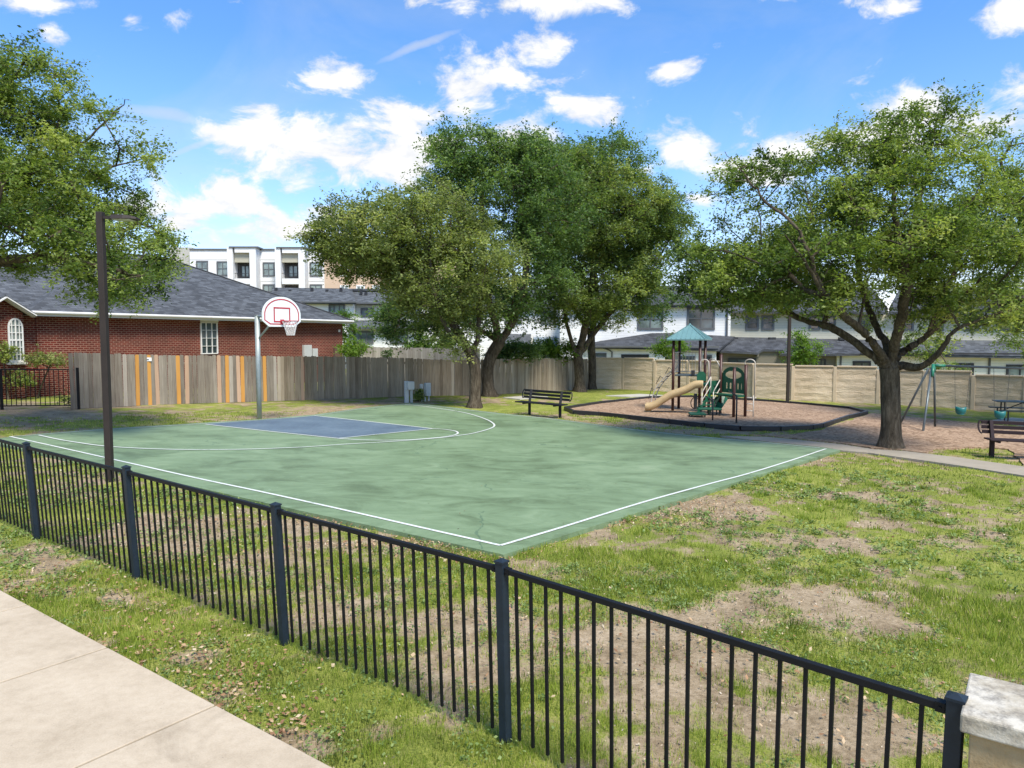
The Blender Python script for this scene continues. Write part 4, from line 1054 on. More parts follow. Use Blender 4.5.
o = m.build('side_panel', pgreen, pg); bpy_fix_normals(o)
# stairs: green treads going down from the lower deck to the front left
S0 = V(PY(716, 400, 26.7).x, 26.7, zl); S1 = V(PY(703, 400, 25.9).x, 25.9, M1.z + .15)
wv = V(.75, .5, 0).normalized() * .62
for k in range(4):
    s = (k + 1) / 5; q = S0.lerp(S1, s*1.0) ; m = MB(); m.para(V(q.x, q.y, q.z - .03) - wv/2, wv, V(-.17, -.16, 0), V(0,0,.045)); m.build('stair_tread', pgreen, pg, bevel=.006)
for sg in (-1, 1):
    m = MB(); o = wv*.5*sg; pts = [S0 + o + V(0,0,.0), S1 + o - V(0,0,.05)]; m.bar(pts[0], pts[1], .03, .12); m.build('stair_stringer', pgreen, pg)
    m = MB(); h0 = S0 + o; h1 = S1.lerp(S0, .35) + o
    m.tube([h0 + V(0,0,.62), h1 + V(0,0,.50)], .019, 8); m.tube([h0 + V(0,0,.28), h1 + V(0,0,.2)], .016, 8); m.tube([h1 + V(0,0,.50), h1 + V(0,0,-.15)], .019, 8); m.tube([h0 + V(0,0,.62), h0], .019, 8)
    m.build('hand_rail', rail, pg, smooth=True)
# solid green side of the stair unit
m = MB(); q = [PY(711,397,26.9), PY(725,396,26.9), PY(728,399,26.9), PY(722,408,26.6), PY(712,409,26.6)]
m.poly(q); m.poly([p + V(0,.06,0) for p in reversed(q)])
for i in range(5): a, b = q[i], q[(i+1)%5]; m.poly([a, b, b + V(0,.06,0), a + V(0,.06,0)])
o = m.build('stair_side', pgreen, pg); bpy_fix_normals(o)
m = MB(); q = [PY(709,381,26.9), PY(721,380.5,26.9), PY(721,392,26.9), PY(709,393,26.9)]
m.poly(q); m.poly([p + V(0,.05,0) for p in reversed(q)])
for i in range(4): a, b = q[i], q[(i+1)%4]; m.poly([a, b, b + V(0,.05,0), a + V(0,.05,0)])
o = m.build('side_panel', pgreen, pg); bpy_fix_normals(o)
# low stepping platforms in front
for (px, py, wpx, h, lab) in ((709, 415.8, 23, .30, 1), (697, 417.5, 16, .17, 0)):
    g = G(px, py); w2 = wpx * g.y / F; m = MB(); m.box(g + V(0,0,h - .07), w2, .55, .07, ax=(V(.98,-.1,0), V(.1,.98,0))); st = m.build('step_platform', pgreen, pg, bevel=.02)
    for a in (-.4, .4):
        for b in (-.2, .2): m = MB(); m.tube([g + V(a*w2, b, -.05), g + V(a*w2, b, h - .06)], .025, 8); m.build('step_leg', dkp, st)
for (px, py, yt) in ((712.6, 421, 401), (736.3, 423.6, 396)):
    g = G(px, py); m = MB(); m.tube([g - V(0,0,.05), g + V(0,0,HT(px, py, yt))], .028, 8)
    tz = g + V(0,0,HT(px,py,yt)); m.tube([tz, V(tz.x, tz.y+.9, tz.z+.1)], .02, 8); m.build('support_pipe', dkp, pg, smooth=True)
# ring climbers
for (px, py, Y, rr) in ((695, 403, 26.6, .17), (712, 404, 26.3, .15)):
    c = PY(px, py, Y); m = MB(); m.tube([c + V(rr*math.cos(a), .3*rr*math.cos(a), rr*1.25*math.sin(a)) for a in np.linspace(0, 2*math.pi, 17)], .017, 6); m.build('ring_climber', dkp, pg, smooth=True)
m = MB(); c = PY(695.5, 399, 26.5)
m.box(V(c.x, c.y, c.z - .35), .10, .12, .55); m.build('slide_support', dkp, pg)
# slide: open chute with a wave, raised sides
SA = PY(703, 385.5, 26.35); SB = PY(645.5, 408.3, 26.9)
ctl = [(0, 1.0), (.13, .985), (.27, .80), (.42, .66), (.55, .545), (.70, .32), (.82, .13), (.92, .045), (1.0, .03)]
L = catmull([V(SA.x + (SB.x - SA.x)*s, SA.y + (SB.y - SA.y)*s, SB.z + (SA.z - SB.z)*h) for s, h in ctl], 5)
hd = V(SB.x - SA.x, SB.y - SA.y, 0).normalized(); sd_ = V(-hd.y, hd.x, 0)
prof = [(-.26, .17), (-.29, .15), (-.28, -.02), (-.18, -.09), (.18, -.09), (.28, -.02), (.29, .15), (.26, .17), (.235, .14), (.22, .0), (.14, -.045), (-.14, -.045), (-.22, .0), (-.235, .14)]
m = MB(); N = len(prof); R0 = []
for i, p in enumerate(L):
    d = (L[min(i+1, len(L)-1)] - L[max(i-1, 0)]).normalized(); up = sd_.cross(d)
    if up.z < 0: up = -up
    n = len(m.v); R0.append(n)
    for (s, h) in prof: m.v.append(tuple(p + sd_*s + up*h))
for a, b in zip(R0, R0[1:]):
    for k in range(N): m.f.append((a+k, a+(k+1)%N, b+(k+1)%N, b+k)); m.m.append(0); m.t.append(.5)
for a in (R0[0], R0[-1]): m.f.append(tuple(a+k for k in range(N))); m.m.append(0); m.t.append(.5)
sl = m.build('slide', tanp, pg, smooth=False); bpy_fix_normals(sl)
for pl in sl.data.polygons: pl.use_smooth = True
m = MB(); e = SB - hd*.10; m.tube([V(e.x,e.y,zg(e.x,e.y)-.05), V(e.x,e.y,SB.z-.05)], .13, 12); m.build('slide_foot', tanp, sl, smooth=True)
# ------------------------------------------------------------ buildings
roof_d = (1, 0, 0)
def shingle(name, d, c=(.075, .081, .090)):
    return brick_mat(name, d, mul(c, .68), mul(c, 1.5), mul(c, .5), bw=.33, bh=.075, ms=.006, rough=.9, bias=0, bump=.4)
class Pl:
    """a vertical facade plane through two plan points; pixel rows are met on it"""
    def __init__(s, a, b):
        s.a = V(a[0], a[1], 0); d = V(b[0]-a[0], b[1]-a[1], 0); s.d = d.normalized(); s.n = V(s.d.y, -s.d.x, 0)
        if s.n.y > 0: s.n = -s.n
    def pt(s, px, py, off=0.):
        r = ray(px, py); a = s.a + s.n * off
        t = (a.x * s.n.x + a.y * s.n.y) / (r.x * s.n.x + r.y * s.n.y)
        return V(r.x * t, r.y * t, CAMZ + r.z * t)
    def rect(s, m, L, T, R, B, o0=0., o1=.03, mi=0):
        pl, pr = s.pt(L, (T+B)/2, o1), s.pt(R, (T+B)/2, o1); mid = (L+R)/2
        zt, zb = s.pt(mid, T, o1).z, s.pt(mid, B, o1).z
        o = V(pl.x, pl.y, zb) + s.n * (o0 - o1)
        m.para(o, V(pr.x-pl.x, pr.y-pl.y, 0), s.n * (o1 - o0), V(0, 0, zt - zb), mi)
    def body(s, m, L, T, R, depth, o=0., zb=-3., T2=None):
        """a wall block behind the plane"""
        pl, pr = s.pt(L, T), s.pt(R, T if T2 is None else T2); zt = (pl.z + pr.z)/2
        m.para(V(pl.x, pl.y, zb) + s.n*o, V(pr.x-pl.x, pr.y-pl.y, 0), -s.n*depth, V(0,0,zt-zb))
glass = glass_mat('window_glass'); glass_l = glass_mat('window_glass_pale', (.16, .20, .19))
frame_w = paint('frame_white', (.70, .69, .66), .5, .06, 3); frame_g = paint('frame_grey', (.10, .105, .11), .5, .1, 3); frame_b = paint('frame_black', (.02, .02, .022), .5)
def window(pl, root, L, T, R, B, fr=frame_g, gl=glass, nx=2, ny=1, fw=None, off=0.):
    """frame standing proud, panes set just in front of the wall"""
    a, b = pl.pt(L, T), pl.pt(R, B); wd = (V(b.x,b.y,0)-V(a.x,a.y,0)).length; ht = a.z - pl.pt(L, B).z
    fw = fw or .07; dx = (R-L)/wd*fw; dy = (B-T)/ht*fw
    m = MB()
    pl.rect(m, L, T, R, T+dy, off+.005, off+.08); pl.rect(m, L, B-dy, R, B, off+.005, off+.08)
    pl.rect(m, L, T+dy, L+dx, B-dy, off+.005, off+.078); pl.rect(m, R-dx, T+dy, R, B-dy, off+.005, off+.078)
    for i in range(1, nx): c = L+(R-L)*i/nx; pl.rect(m, c-dx*.28, T+dy, c+dx*.28, B-dy, off+.005, off+.072)
    for j in range(1, ny): c = T+(B-T)*j/ny; pl.rect(m, L+dx, c-dy*.24, R-dx, c+dy*.24, off+.005, off+.068)
    o = m.build('window', fr, root)
    m = MB(); pl.rect(m, L+dx*.5, T+dy*.5, R-dx*.5, B-dy*.5, off+.004, off+.02); m.build('pane', gl, o)
    return o
def slab(m, P, th=.15):
    P = [Vector(p) for p in P]; n = len(P); dn = V(0,0,-th)
    m.poly(P); m.poly([p + dn for p in reversed(P)])
    for i in range(n): a, b = P[i], P[(i+1)%n]; m.poly([a, a+dn, b+dn, b])
# ---------- brick house
hd_ = V(.504, .864, 0).normalized(); hn = V(-hd_.y, hd_.x, 0)      # along the wall, and back from it
HA = V(-18.86, 28.24, 0); HB = V(-10.24, 43.0, 0); HL = (HB - HA).length
ez = CAMZ + 1.06
brick_f = brick_mat('red_brick', hd_, (.085, .011, .007), (.145, .021, .013), (.26, .15, .11), .235, .085, .014)
brick_s = brick_mat('red_brick_side', hn, (.085, .011, .007), (.145, .021, .013), (.26, .15, .11), .235, .085, .014)
shing = shingle('shingles_house', hd_); shing_s = shingle('shingles_house_side', hn)
house = empty('brick_house', gz(HA.x, HA.y), 'single storey red brick house with dark grey hip roof behind the wooden fence', 'house')
D = 13.6
m = MB(); m.para(V(HA.x, HA.y, -1.2), hd_*HL, hn*D, V(0,0,ez - .12 + 1.2)); m.build('wall', brick_f, house)
# wing to the left and the little gable bay
m = MB(); WA = HA - hd_*14; m.para(V(WA.x, WA.y, -1.2) + hn*.03, hd_*13.99, hn*9, V(0,0,ez - .125 + 1.2)); m.build('wing_wall', brick_f, house)
hp = Pl(HA.to_2d(), HB.to_2d())
def hipw(x, y, z, th=.02): pass
ov = .45
P = lambda s, b, z: V(HA.x, HA.y, 0) + hd_*s + hn*b + V(0,0,z)
rise = .475; rh = (D/2 + ov) * rise
a_, b_, c_, d_ = P(-ov, -ov, ez), P(HL+ov, -ov, ez), P(HL+ov, D+ov, ez), P(-ov, D+ov, ez)
r1, r2 = P(D/2, D/2, ez + rh), P(HL - D/2, D/2, ez + rh)
m = MB(); m.poly([a_, b_, r2, r1]); m.poly([c_, d_, r1, r2]); rf0 = m.build('roof', shing, house)
m = MB(); m.poly([b_, c_, r2]); m.poly([d_, a_, r1]); m.build('roof_hip', shing_s, rf0)
m = MB()
for (q, w_) in ((r2, b_), (r1, r2), (r2, c_)): m.bar(q + V(0,0,.02), w_ + V(0,0,.02), .22, .035)
m.build('ridge_caps', paint('ridge_cap', (.075,.078,.09), .9), rf0)
m = MB()      # box eave: fascia and soffit
for q, w_ in ((P(-ov,-ov,ez-.2), P(HL+ov,-ov,ez-.2)), (P(HL+ov,-ov,ez-.2), P(HL+ov,D+ov,ez-.2))):
    d = (w_-q).normalized(); inn = V(-d.y, d.x, 0); m.para(q, w_-q, inn*.03, V(0,0,.195))
m.para(P(-ov, -ov+.032, ez-.19), hd_*(HL+2*ov-.04), hn*(ov-.034), V(0,0,.02)); m.para(P(HL+.003, -ov+.05, ez-.188), hd_*(ov-.04), hn*(D+2*ov-.1), V(0,0,.02))
m.build('fascia', frame_w, house)
m = MB(); m.tube([P(-ov, -ov-.05, ez-.06), P(HL+ov, -ov-.05, ez-.06)], .06, 8); m.build('gutter', frame_w, house)
# vents on the roof
m = MB()
q = hp.pt(172, 262.5, -6.2); m.box(q + V(0,0,-.25), .35, .25, .3); m.build('roof_vent', frame_b, rf0)
# wing roof
wr = .475 * (4.5 + ov); Lw = -14 - ov
m = MB(); e0_, e1_, = P(Lw, .6-ov, ez), P(3.5, .6-ov, ez); k0, k1 = P(-14+4.5, .6+4.5, ez+wr), P(6.5, .6+4.5, ez+wr-.02); f0, f1 = P(Lw, 9.6+ov, ez), P(3.5, 9.6+ov, ez)
m.poly([e0_, e1_ + hn*.0, k1, k0]); m.poly([f1, f0, k0, k1]); m.poly([f0, e0_, k0]); m.build('wing_roof', shing, house)
m = MB(); m.para(P(Lw, .6-ov, ez-.2), hd_*(14), hn*.03, V(0,0,.195)); m.para(P(Lw, .6-ov+.032, ez-.19), hd_*13.9, hn*(ov-.034), V(0,0,.02)); m.build('fascia', frame_w, house)
m = MB(); m.poly([P(-12, 6, ez+wr+1.2), P(-2.5, 6, ez+wr+1.2), P(0, 9.5, ez+.6), P(-14, 9.5, ez+.6)]); m.poly([P(-12, 6, ez+wr+1.2), P(-14, 2.5, ez+.4), P(-.5, 2.5, ez+.4), P(-2.5, 6, ez+wr+1.2)]); m.build('upper_roof', shing, house)
# gable bay with arched window: faces the camera side
bay0 = hp.pt(-19, 330, .35); bay1 = hp.pt(23.5, 330, .35)
bl = (V(bay1.x,bay1.y,0) - V(bay0.x,bay0.y,0)).length
m = MB(); o = V(bay0.x, bay0.y, -1.2); m.para(o, hd_*bl, hn*1.2, V(0,0,ez-.10+1.2))
bmid = hp.pt(2.3, 330, .35)
apz = hp.pt(2.5, 296, .35).z
A1, A2, A3 = V(bay0.x,bay0.y,ez-.1), V(bay1.x,bay1.y,ez-.1), V(bmid.x,bmid.y,apz-.06)
m.poly([A1, A2, A3]); m.poly([A1+hn*1.2, A3+hn*1.2, A2+hn*1.2]); m.poly([A1, A3, A3+hn*1.2, A1+hn*1.2]); m.poly([A3, A2, A2+hn*1.2, A3+hn*1.2])
m.build('gable_bay', brick_f, house)
m = MB(); oh = hd_*.28
for (q, w_) in ((A2 + oh - V(0,0,.10), A3), (A1 - oh - V(0,0,.10), A3)):
    q2, w2 = q - hn*.35 + V(0,0,.10), w_ - hn*.35 + V(0,0,.10)
    slab(m, [q2, w2, w2 + hn*4.5, q2 + hn*4.5], .08)
m.build('gable_roof', shing, house)
m = MB()
for (q, w_) in ((A2 + oh - V(0,0,.10), A3), (A1 - oh - V(0,0,.10), A3)):
    q2, w2 = q - hn*.37, w_ - hn*.37; m.bar(q2, w2, .04, .2, up=hn*-1); m.para(q2 - V(0,0,.06), w2 - q2, hn*.3, V(0,0,.02))
m.build('rake_board', frame_w, house)
bp_ = Pl(V(bay0.x,bay0.y,0).to_2d(), V(bay1.x,bay1.y,0).to_2d())
def archwin(L, T, R, B, root):
    c = (L+R)/2; sp = T + (R-L)*.62; m = MB(); a, b = bp_.pt(L, sp), bp_.pt(R, sp); w2 = (b-a).length/2; cz = a.z; cx = (a+b)/2; cx.z = cz; zb = bp_.pt(c, B).z; hz_ = bp_.pt(c, T).z - cz
    d = bp_.d
    def outl(k, w_, h_, zb_): return [V(cx.x,cx.y,zb_) - d*w_, V(cx.x,cx.y,zb_) + d*w_] + [cx + d*w_*math.cos(t_) + V(0,0,h_*math.sin(t_)) for t_ in np.linspace(0, math.pi, k)]
    O_ = [p + bp_.n*.05 for p in outl(15, w2, hz_, zb)]; I_ = [p + bp_.n*.05 for p in outl(15, w2-.06, hz_-.06, zb+.07)]
    for i in range(len(O_)): j = (i+1)%len(O_); m.poly([O_[i], O_[j], I_[j], I_[i]]); m.poly([O_[i], O_[j], O_[j]-bp_.n*.045, O_[i]-bp_.n*.045])
    for k in range(-1, 2): m.bar(V(cx.x,cx.y,zb) + d*w2*.5*k + bp_.n*.045, cx + d*w2*.5*k + V(0,0,hz_*(.97 if k == 0 else .82)) + bp_.n*.045, .03 if k else .05, .03)
    for k in range(1, 6): z = zb + (cz + hz_ - zb)*k/6; m.bar(V(cx.x,cx.y,z) - d*w2*.95 + bp_.n*.042, V(cx.x,cx.y,z) + d*w2*.95 + bp_.n*.042, .025, .03 if k != 3 else .06)
    o = m.build('arched_window', frame_w, root); bpy_fix_normals(o)
    m = MB(); m.poly([p + bp_.n*.01 for p in outl(15, w2-.02, hz_-.02, zb+.02)]); m.build('pane', glass_l, o)
    m = MB(); m.para(V(cx.x,cx.y,zb-.09) - d*(w2+.08), d*(w2*2+.16), bp_.n*.12, V(0,0,.085)); m.build('sill', frame_w, o)
archwin(7.3, 318, 22.5, 362, house)
window(hp, house, 201.2, 322.2, 218, 354, frame_w, glass, 3, 4, .045)
m = MB(); hp.rect(m, 200.5, 318.5, 218.5, 321.8, .004, .05); m.build('window_head', frame_w, house)
# meter boxes on the wall
for (L, T, R, B, d) in ((304.5, 345, 312, 357, .18), (313, 348.5, 318, 357, .12)):
    m = MB(); hp.rect(m, L, T, R, B, .004, d); m.build('meter_box', grey_box, house, bevel=.01)
m = MB(); c = hp.pt(338.5, 332, .0); m.box(c + hp.n*.06, .10, .10, .14); m.build('wall_light', frame_w, house)
m = MB(); c = hp.pt(337, 356, .0); hp.rect(m, 335, 348, 340, 362, .004, .15); m.build('hose_box', paint('hosebox', (.12,.07,.05), .7), house)
# ---------- white apartment block
ap_ = Pl((-41, 88), (60, 89.5))
white_w = paint('white_stucco', (.70, .70, .69), .8, .05, .5); grey_w = paint('grey_stucco', (.42, .41, .37), .8, .06, .5); cream = paint('panel_cream', (.40, .38, .30), .8, .05, .5)
apt = empty('apartment_block', gz(-30, 88), 'white four storey apartment block with flat roof and balconies far behind the brick house', 'apartment building')
m = MB(); ap_.body(m, 189.5, 250, 400, 16); m.build('wall', white_w, apt)
m = MB(); ap_.body(m, 168, 246.8, 189.4, 14, o=-.5); m.build('side_block', grey_w, apt)
m = MB(); ap_.rect(m, 189.2, 248.7, 400, 250.2, -.1, .12); m.build('parapet', frame_g, apt)
for (L, R, T) in ((229, 257.5, 247.3), (276.5, 306, 247.8), (345, 372, 248)):
    bx = (L + 5.5, R - 6.3) if L < 300 else (350, 366)
    # a tower with real balcony recesses: two piers and floor bands in front, recess shade painted dark on the back wall
    m = MB(); zt_ = T
    ap_.rect(m, L, T, bx[0], 420, .01, 1.6); ap_.rect(m, bx[1], T, R, 420, .01, 1.6); ap_.rect(m, bx[0], T, bx[1], T+5.2, .01, 1.59)
    for f_ in range(3): ap_.rect(m, bx[0], 278.5 + f_*23, bx[1], 284 + f_*23, .01, 1.58)
    tw = m.build('balcony_tower', white_w, apt)
    m = MB(); ap_.rect(m, L-.4, T-1, R+.4, T+.3, -.2, 1.72); m.build('tower_coping', frame_g, tw)
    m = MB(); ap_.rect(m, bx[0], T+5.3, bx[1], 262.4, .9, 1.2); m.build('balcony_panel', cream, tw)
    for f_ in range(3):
        m = MB(); ap_.rect(m, bx[0], 262+f_*23, bx[1], 278.4+f_*23, .012, .03); m.build('balcony_back', paint('recess_shade', (.09,.085,.08), .9), tw)
        window(ap_, apt, bx[0]+5.5, 264.5+f_*23, bx[1]-.8, 278.2+f_*23, frame_b, glass_l, 2, 1, .22, off=.05)
        m = MB(); ap_.rect(m, bx[0], 273+f_*23, bx[1], 273.5+f_*23, 1.5, 1.55)
        for k in range(9): c = bx[0] + (bx[1]-bx[0])*(k+.5)/9; ap_.rect(m, c-.1, 273.5+f_*23, c+.1, 278.4+f_*23, 1.5, 1.54)
        m.build('balcony_railing', frame_b, tw)
for f_ in range(3):
    for (L, R, T, B) in ((196, 208, 260.7, 276), (216.5, 228.7, 261.2, 276), (262.6, 274.6, 262.2, 276.4), (309.5, 322, 262.2, 276.4), (330, 342, 262.2, 276.4), (378, 392, 262.2, 276.4)):
        window(ap_, apt, L, T+f_*22, R, B+f_*22, frame_g, glass_l, 2, 2, .15)
m = MB()
for z in (259.5, 281): ap_.rect(m, 189.5, z, 229, z+.35, .002, .02); ap_.rect(m, 257.5, z, 276.4, z+.35, .002, .02); ap_.rect(m, 306, z, 345, z+.35, .002, .02)
m.build('joint_line', grey_w, apt)
# peach coloured block to its right
pb_ = Pl((-22, 78), (20, 80))
peach = paint('peach_stucco', (.55, .40, .28), .85, .06, .5)
pbk = empty('apartment_block', gz(-15, 80), 'peach stucco apartment block partly hidden by the middle trees', 'apartment building')
m = MB(); pb_.body(m, 324, 256, 470, 14); m.build('wall', peach, pbk)
m = MB(); pb_.rect(m, 323.5, 255, 470, 257, -.2, .2); m.build('parapet', cream, pbk)
for f_ in range(2):
    for L in (340, 356, 372, 390, 410): window(pb_, pbk, L, 264+f_*21, L+9, 276+f_*21, frame_w, glass_l, 2, 1, .15)
# a beige roof beyond the brick house on the left
lf_b = Pl((-70, 70), (-20, 74)); far_h = empty('far_house', gz(-45, 72), 'far house with brown hip roof glimpsed under the left tree', 'house')
m = MB(); lf_b.body(m, -60, 290, 90, 10); m.build('wall', peach, far_h)
m = MB(); A = [lf_b.pt(-70, 291, .6), lf_b.pt(98, 289, .6), lf_b.pt(62, 264, -5), lf_b.pt(-40, 264, -5)]; slab(m, A, .2); slab(m, [A[1], lf_b.pt(98, 289, -11), A[2]], .2); slab(m, [A[3], A[2], lf_b.pt(98, 289, -11), lf_b.pt(-70, 291, -11)], .2)
m.build('roof', paint('brown_roof', (.24, .19, .15), .9, .15, 2), far_h)
# ---------- grey roofed town houses in the middle
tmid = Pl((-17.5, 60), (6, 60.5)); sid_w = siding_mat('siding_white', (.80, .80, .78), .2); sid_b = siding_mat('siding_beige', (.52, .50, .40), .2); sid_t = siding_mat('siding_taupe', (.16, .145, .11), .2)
shing_m = shingle('shingles_town', (1, 0, 0), (.080, .087, .095))
th1 = empty('town_house', gz(-15, 60), 'two storey white town house with grey roof between brick house and middle trees', 'house', 'town houses behind the park')
m = MB(); tmid.body(m, 290, 301.5, 353.4, 9); m.build('wall', sid_w, th1)
m = MB(); tmid.body(m, 353.5, 302.5, 420, 8, o=-.9); m.build('grey_wall', siding_mat('siding_pale', (.68, .68, .62), .2), th1)
m = MB(); slab(m, [tmid.pt(272, 301.5, .5), tmid.pt(356, 302, .5), tmid.pt(352, 289, -3.2), tmid.pt(272, 287.6, -3.2)], .18)
slab(m, [tmid.pt(352, 302.2, -.35), tmid.pt(432, 303.5, -.35), tmid.pt(432, 290, -4.2), tmid.pt(340, 288.5, -4.2)], .18)
slab(m, [tmid.pt(272, 287.6, -3.25), tmid.pt(432, 289.5, -3.25), tmid.pt(432, 296, -9), tmid.pt(272, 296, -9)], .18); m.build('roof', shing_m, th1)
m = MB(); tmid.rect(m, 272, 301.3, 356, 302.6, .5, .62); tmid.rect(m, 356.2, 302.6, 432, 303.8, -.35, -.2); m.build('gutter', frame_g, th1)
m = MB()
for k, px in enumerate((276, 290, 299, 312, 327, 333, 341, 361, 366)): c = tmid.pt(px, 290.5 + (k % 3)*2, -2.4); m.box(c - V(0,0,.2), .22, .22, .45)
m.build('roof_vent', frame_b, th1)
window(tmid, th1, 328.5, 303.6, 344.8, 314.5, frame_g, glass_l, 3, 1, .14)
window(tmid, th1, 360.5, 308, 373, 316.8, frame_g, glass_l, 2, 1, .14, off=-.9)
m = MB(); slab(m, [tmid.pt(347, 327, 2.2), tmid.pt(425, 328, 2.2), tmid.pt(425, 320.5, .02), tmid.pt(350, 320.2, .02)], .15); m.build('lower_roof', shing_m, th1)
m = MB(); tmid.rect(m, 351, 327.8, 425, 380, .02, 1.6); m.build('lower_wall', sid_w, th1)
window(tmid, th1, 352.5, 331, 373.5, 343.8, frame_g, glass_l, 3, 1, .14, off=1.6); window(tmid, th1, 390, 332, 408, 344, frame_g, glass_l, 2, 1, .14, off=1.6)
th2 = empty('town_house', gz(-2, 60), 'white town house with blue grey metal awning seen through the middle trees', 'house', 'town houses behind the park')
m = MB(); tmid.body(m, 421, 305, 575, 8.5); m.build('wall', sid_w, th2)
m = MB(); slab(m, [tmid.pt(433, 305.5, .5), tmid.pt(585, 306.5, .5), tmid.pt(575, 288, -4.2), tmid.pt(433, 288, -4.2)], .18); slab(m, [tmid.pt(433, 288, -4.3), tmid.pt(575, 288, -4.3), tmid.pt(585, 300, -9.5), tmid.pt(433, 300, -9.5)], .18); m.build('roof', shing_m, th2)
m = MB(); slab(m, [tmid.pt(496, 343, 2.5), tmid.pt(531, 343.5, 2.5), tmid.pt(531, 334, .02), tmid.pt(500, 334, .02)], .15); m.build('porch_roof', shing_m, th2)
m = MB(); tmid.rect(m, 499, 343.8, 530, 380, .02, 2.0); m.build('porch_wall', sid_w, th2)
awn = paint('awning_blue', (.17, .22, .27), .4, .1, 3)
m = MB(); A = [tmid.pt(534, 347.8, 1.5), tmid.pt(557, 348, 1.5), tmid.pt(557, 337.2, .02), tmid.pt(534, 337.2, .02)]; slab(m, A, .06)
for k in range(12): s = k/11; m.bar(A[0].lerp(A[1], s) + V(0,0,.03), A[3].lerp(A[2], s) + V(0,0,.03), .05, .07)
m.build('awning', awn, th2)
for (L, T, R, B) in ((430, 312, 447, 324), (462, 312, 478, 324), (505, 312, 522, 324), (541, 312, 556, 324), (440, 334, 456, 346), (536, 349, 555, 358)): window(tmid, th2, L, T, R, B, frame_g, glass_l, 2, 1, .14)
# ---------- town houses on the right
tr = Pl((3, 58), (44, 52))
shing_r = shingle('shingles_right', (1, -.15, 0), (.056, .060, .068))
h3 = empty('town_house', gz(12, 57), 'white sided town house with grey windows and low garage roof behind the play tower', 'house', 'town houses behind the park')
m = MB(); tr.body(m, 560, 304, 731, 9); m.build('wall', sid_w, h3)
m = MB(); slab(m, [tr.pt(566, 304.5, .5), tr.pt(733, 305, .5), tr.pt(722, 286, -4.4), tr.pt(592, 285, -4.4)], .2); slab(m, [tr.pt(592, 285, -4.45), tr.pt(722, 286, -4.45), tr.pt(735, 303, -9.5), tr.pt(566, 303, -9.5)], .2); m.build('roof', shing_r, h3)
m = MB(); tr.rect(m, 566, 303.6, 733, 305.4, .5, .62); m.build('gutter', frame_g, h3)
window(tr, h3, 637.5, 308.5, 663.5, 329.8, frame_g, glass_l, 2, 2, .16); window(tr, h3, 687, 307.5, 715, 329.8, frame_g, glass, 2, 2, .16); window(tr, h3, 585, 308.5, 606, 329.5, frame_g, glass_l, 2, 2, .16)
m = MB(); c0, c1 = tr.pt(727.5, 306, .1), tr.pt(727.5, 338, .1); m.tube([c0, V(c0.x, c0.y, c1.z)], .07, 8); m.build('downspout', frame_g, h3)
lo = 3.4
m = MB(); slab(m, [tr.pt(574, 346, lo+.4), tr.pt(662, 347.7, lo+.4), tr.pt(719, 349.2, lo+.4), tr.pt(735, 336.5, .02), tr.pt(676, 333.2, .02), tr.pt(652, 333.0, .02), tr.pt(600, 341, .02)], .16); m.build('garage_roof', shing_r, h3)
m = MB(); tr.rect(m, 574, 345.9, 719, 347.6, lo+.4, lo+.5); m.build('garage_gutter', frame_g, h3)
m = MB(); tr.rect(m, 577, 347.9, 716, 400, .02, lo); m.build('garage_wall', sid_w, h3)
for (L, T, R, B, nx) in ((595.5, 353, 606.5, 358, 1), (667, 356, 695, 361.5, 3), (703, 355, 712, 362, 1)): window(tr, h3, L, T, R, B, frame_g, glass_l if L < 650 else glass, nx, 1, .12, off=lo)
m = MB(); tr.rect(m, 621, 354.4, 649, 372, lo+.005, lo+.03); m.build('garage_opening', frame_b, h3)
m = MB(); q = tr.pt(612, 349, lo+.05); q2 = tr.pt(612, 352, lo+.05); m.tube([tr.pt(604, 348.4, lo+.4), tr.pt(609, 350, lo+.1), V(q2.x, q2.y, q2.z), V(q2.x, q2.y, q2.z - 2)], .055, 8); m.build('downspout', frame_g, h3)
h4 = empty('town_house', gz(22, 55), 'beige town house with taupe ground floor behind the tall lamp post', 'house', 'town houses behind the park')
m = MB(); tr.body(m, 731.2, 310, 880, 9, o=-.7); m.build('wall', sid_b, h4)
m = MB(); slab(m, [tr.pt(730, 310.5, .1), tr.pt(888, 312, .1), tr.pt(872, 288, -5.5), tr.pt(745, 288, -5.5)], .2); slab(m, [tr.pt(745, 288, -5.55), tr.pt(872, 288, -5.55), tr.pt(888, 308, -10.5), tr.pt(730, 306, -10.5)], .2); m.build('roof', shing_r, h4)
for L, R in ((745.6, 759), (761.6, 774.5), (809, 820.5), (822.5, 836), (858, 870)): window(tr, h4, L, 315.5, R, 330.3, frame_g, glass, 1, 2, .16, off=-.7)
lo = 3.0
m = MB(); slab(m, [tr.pt(719.5, 350.6, lo), tr.pt(758, 352.4, lo), tr.pt(762.5, 349.4, lo-.6), tr.pt(783, 349.6, lo-.6), tr.pt(781.5, 353.6, lo), tr.pt(826, 354, lo), tr.pt(860, 353.5, lo), tr.pt(880, 340, -.68), tr.pt(735, 337, -.68)], .16); m.build('lower_roof', shing_r, h4)
m = MB()
for px in (734.5, 772, 800, 842): c = tr.pt(px, 338.6, -.3); m.box(c - V(0,0,.1), .5, .3, .2)
m.build('roof_vent', frame_b, h4)
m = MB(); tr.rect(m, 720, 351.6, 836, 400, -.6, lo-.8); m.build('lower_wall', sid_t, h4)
for (L, T, R, B) in ((728, 358, 756, 368), (812, 359, 826, 370)): window(tr, h4, L, T, R, B, frame_b, glass, 3, 1, .12, off=lo-.8)
m = MB()
for (L, R) in ((757, 759), (780.5, 782.5)): tr.rect(m, L, 353.9, R, 356.5, lo-.8, lo-.1)
m.build('eave_bracket', sid_t, h4)
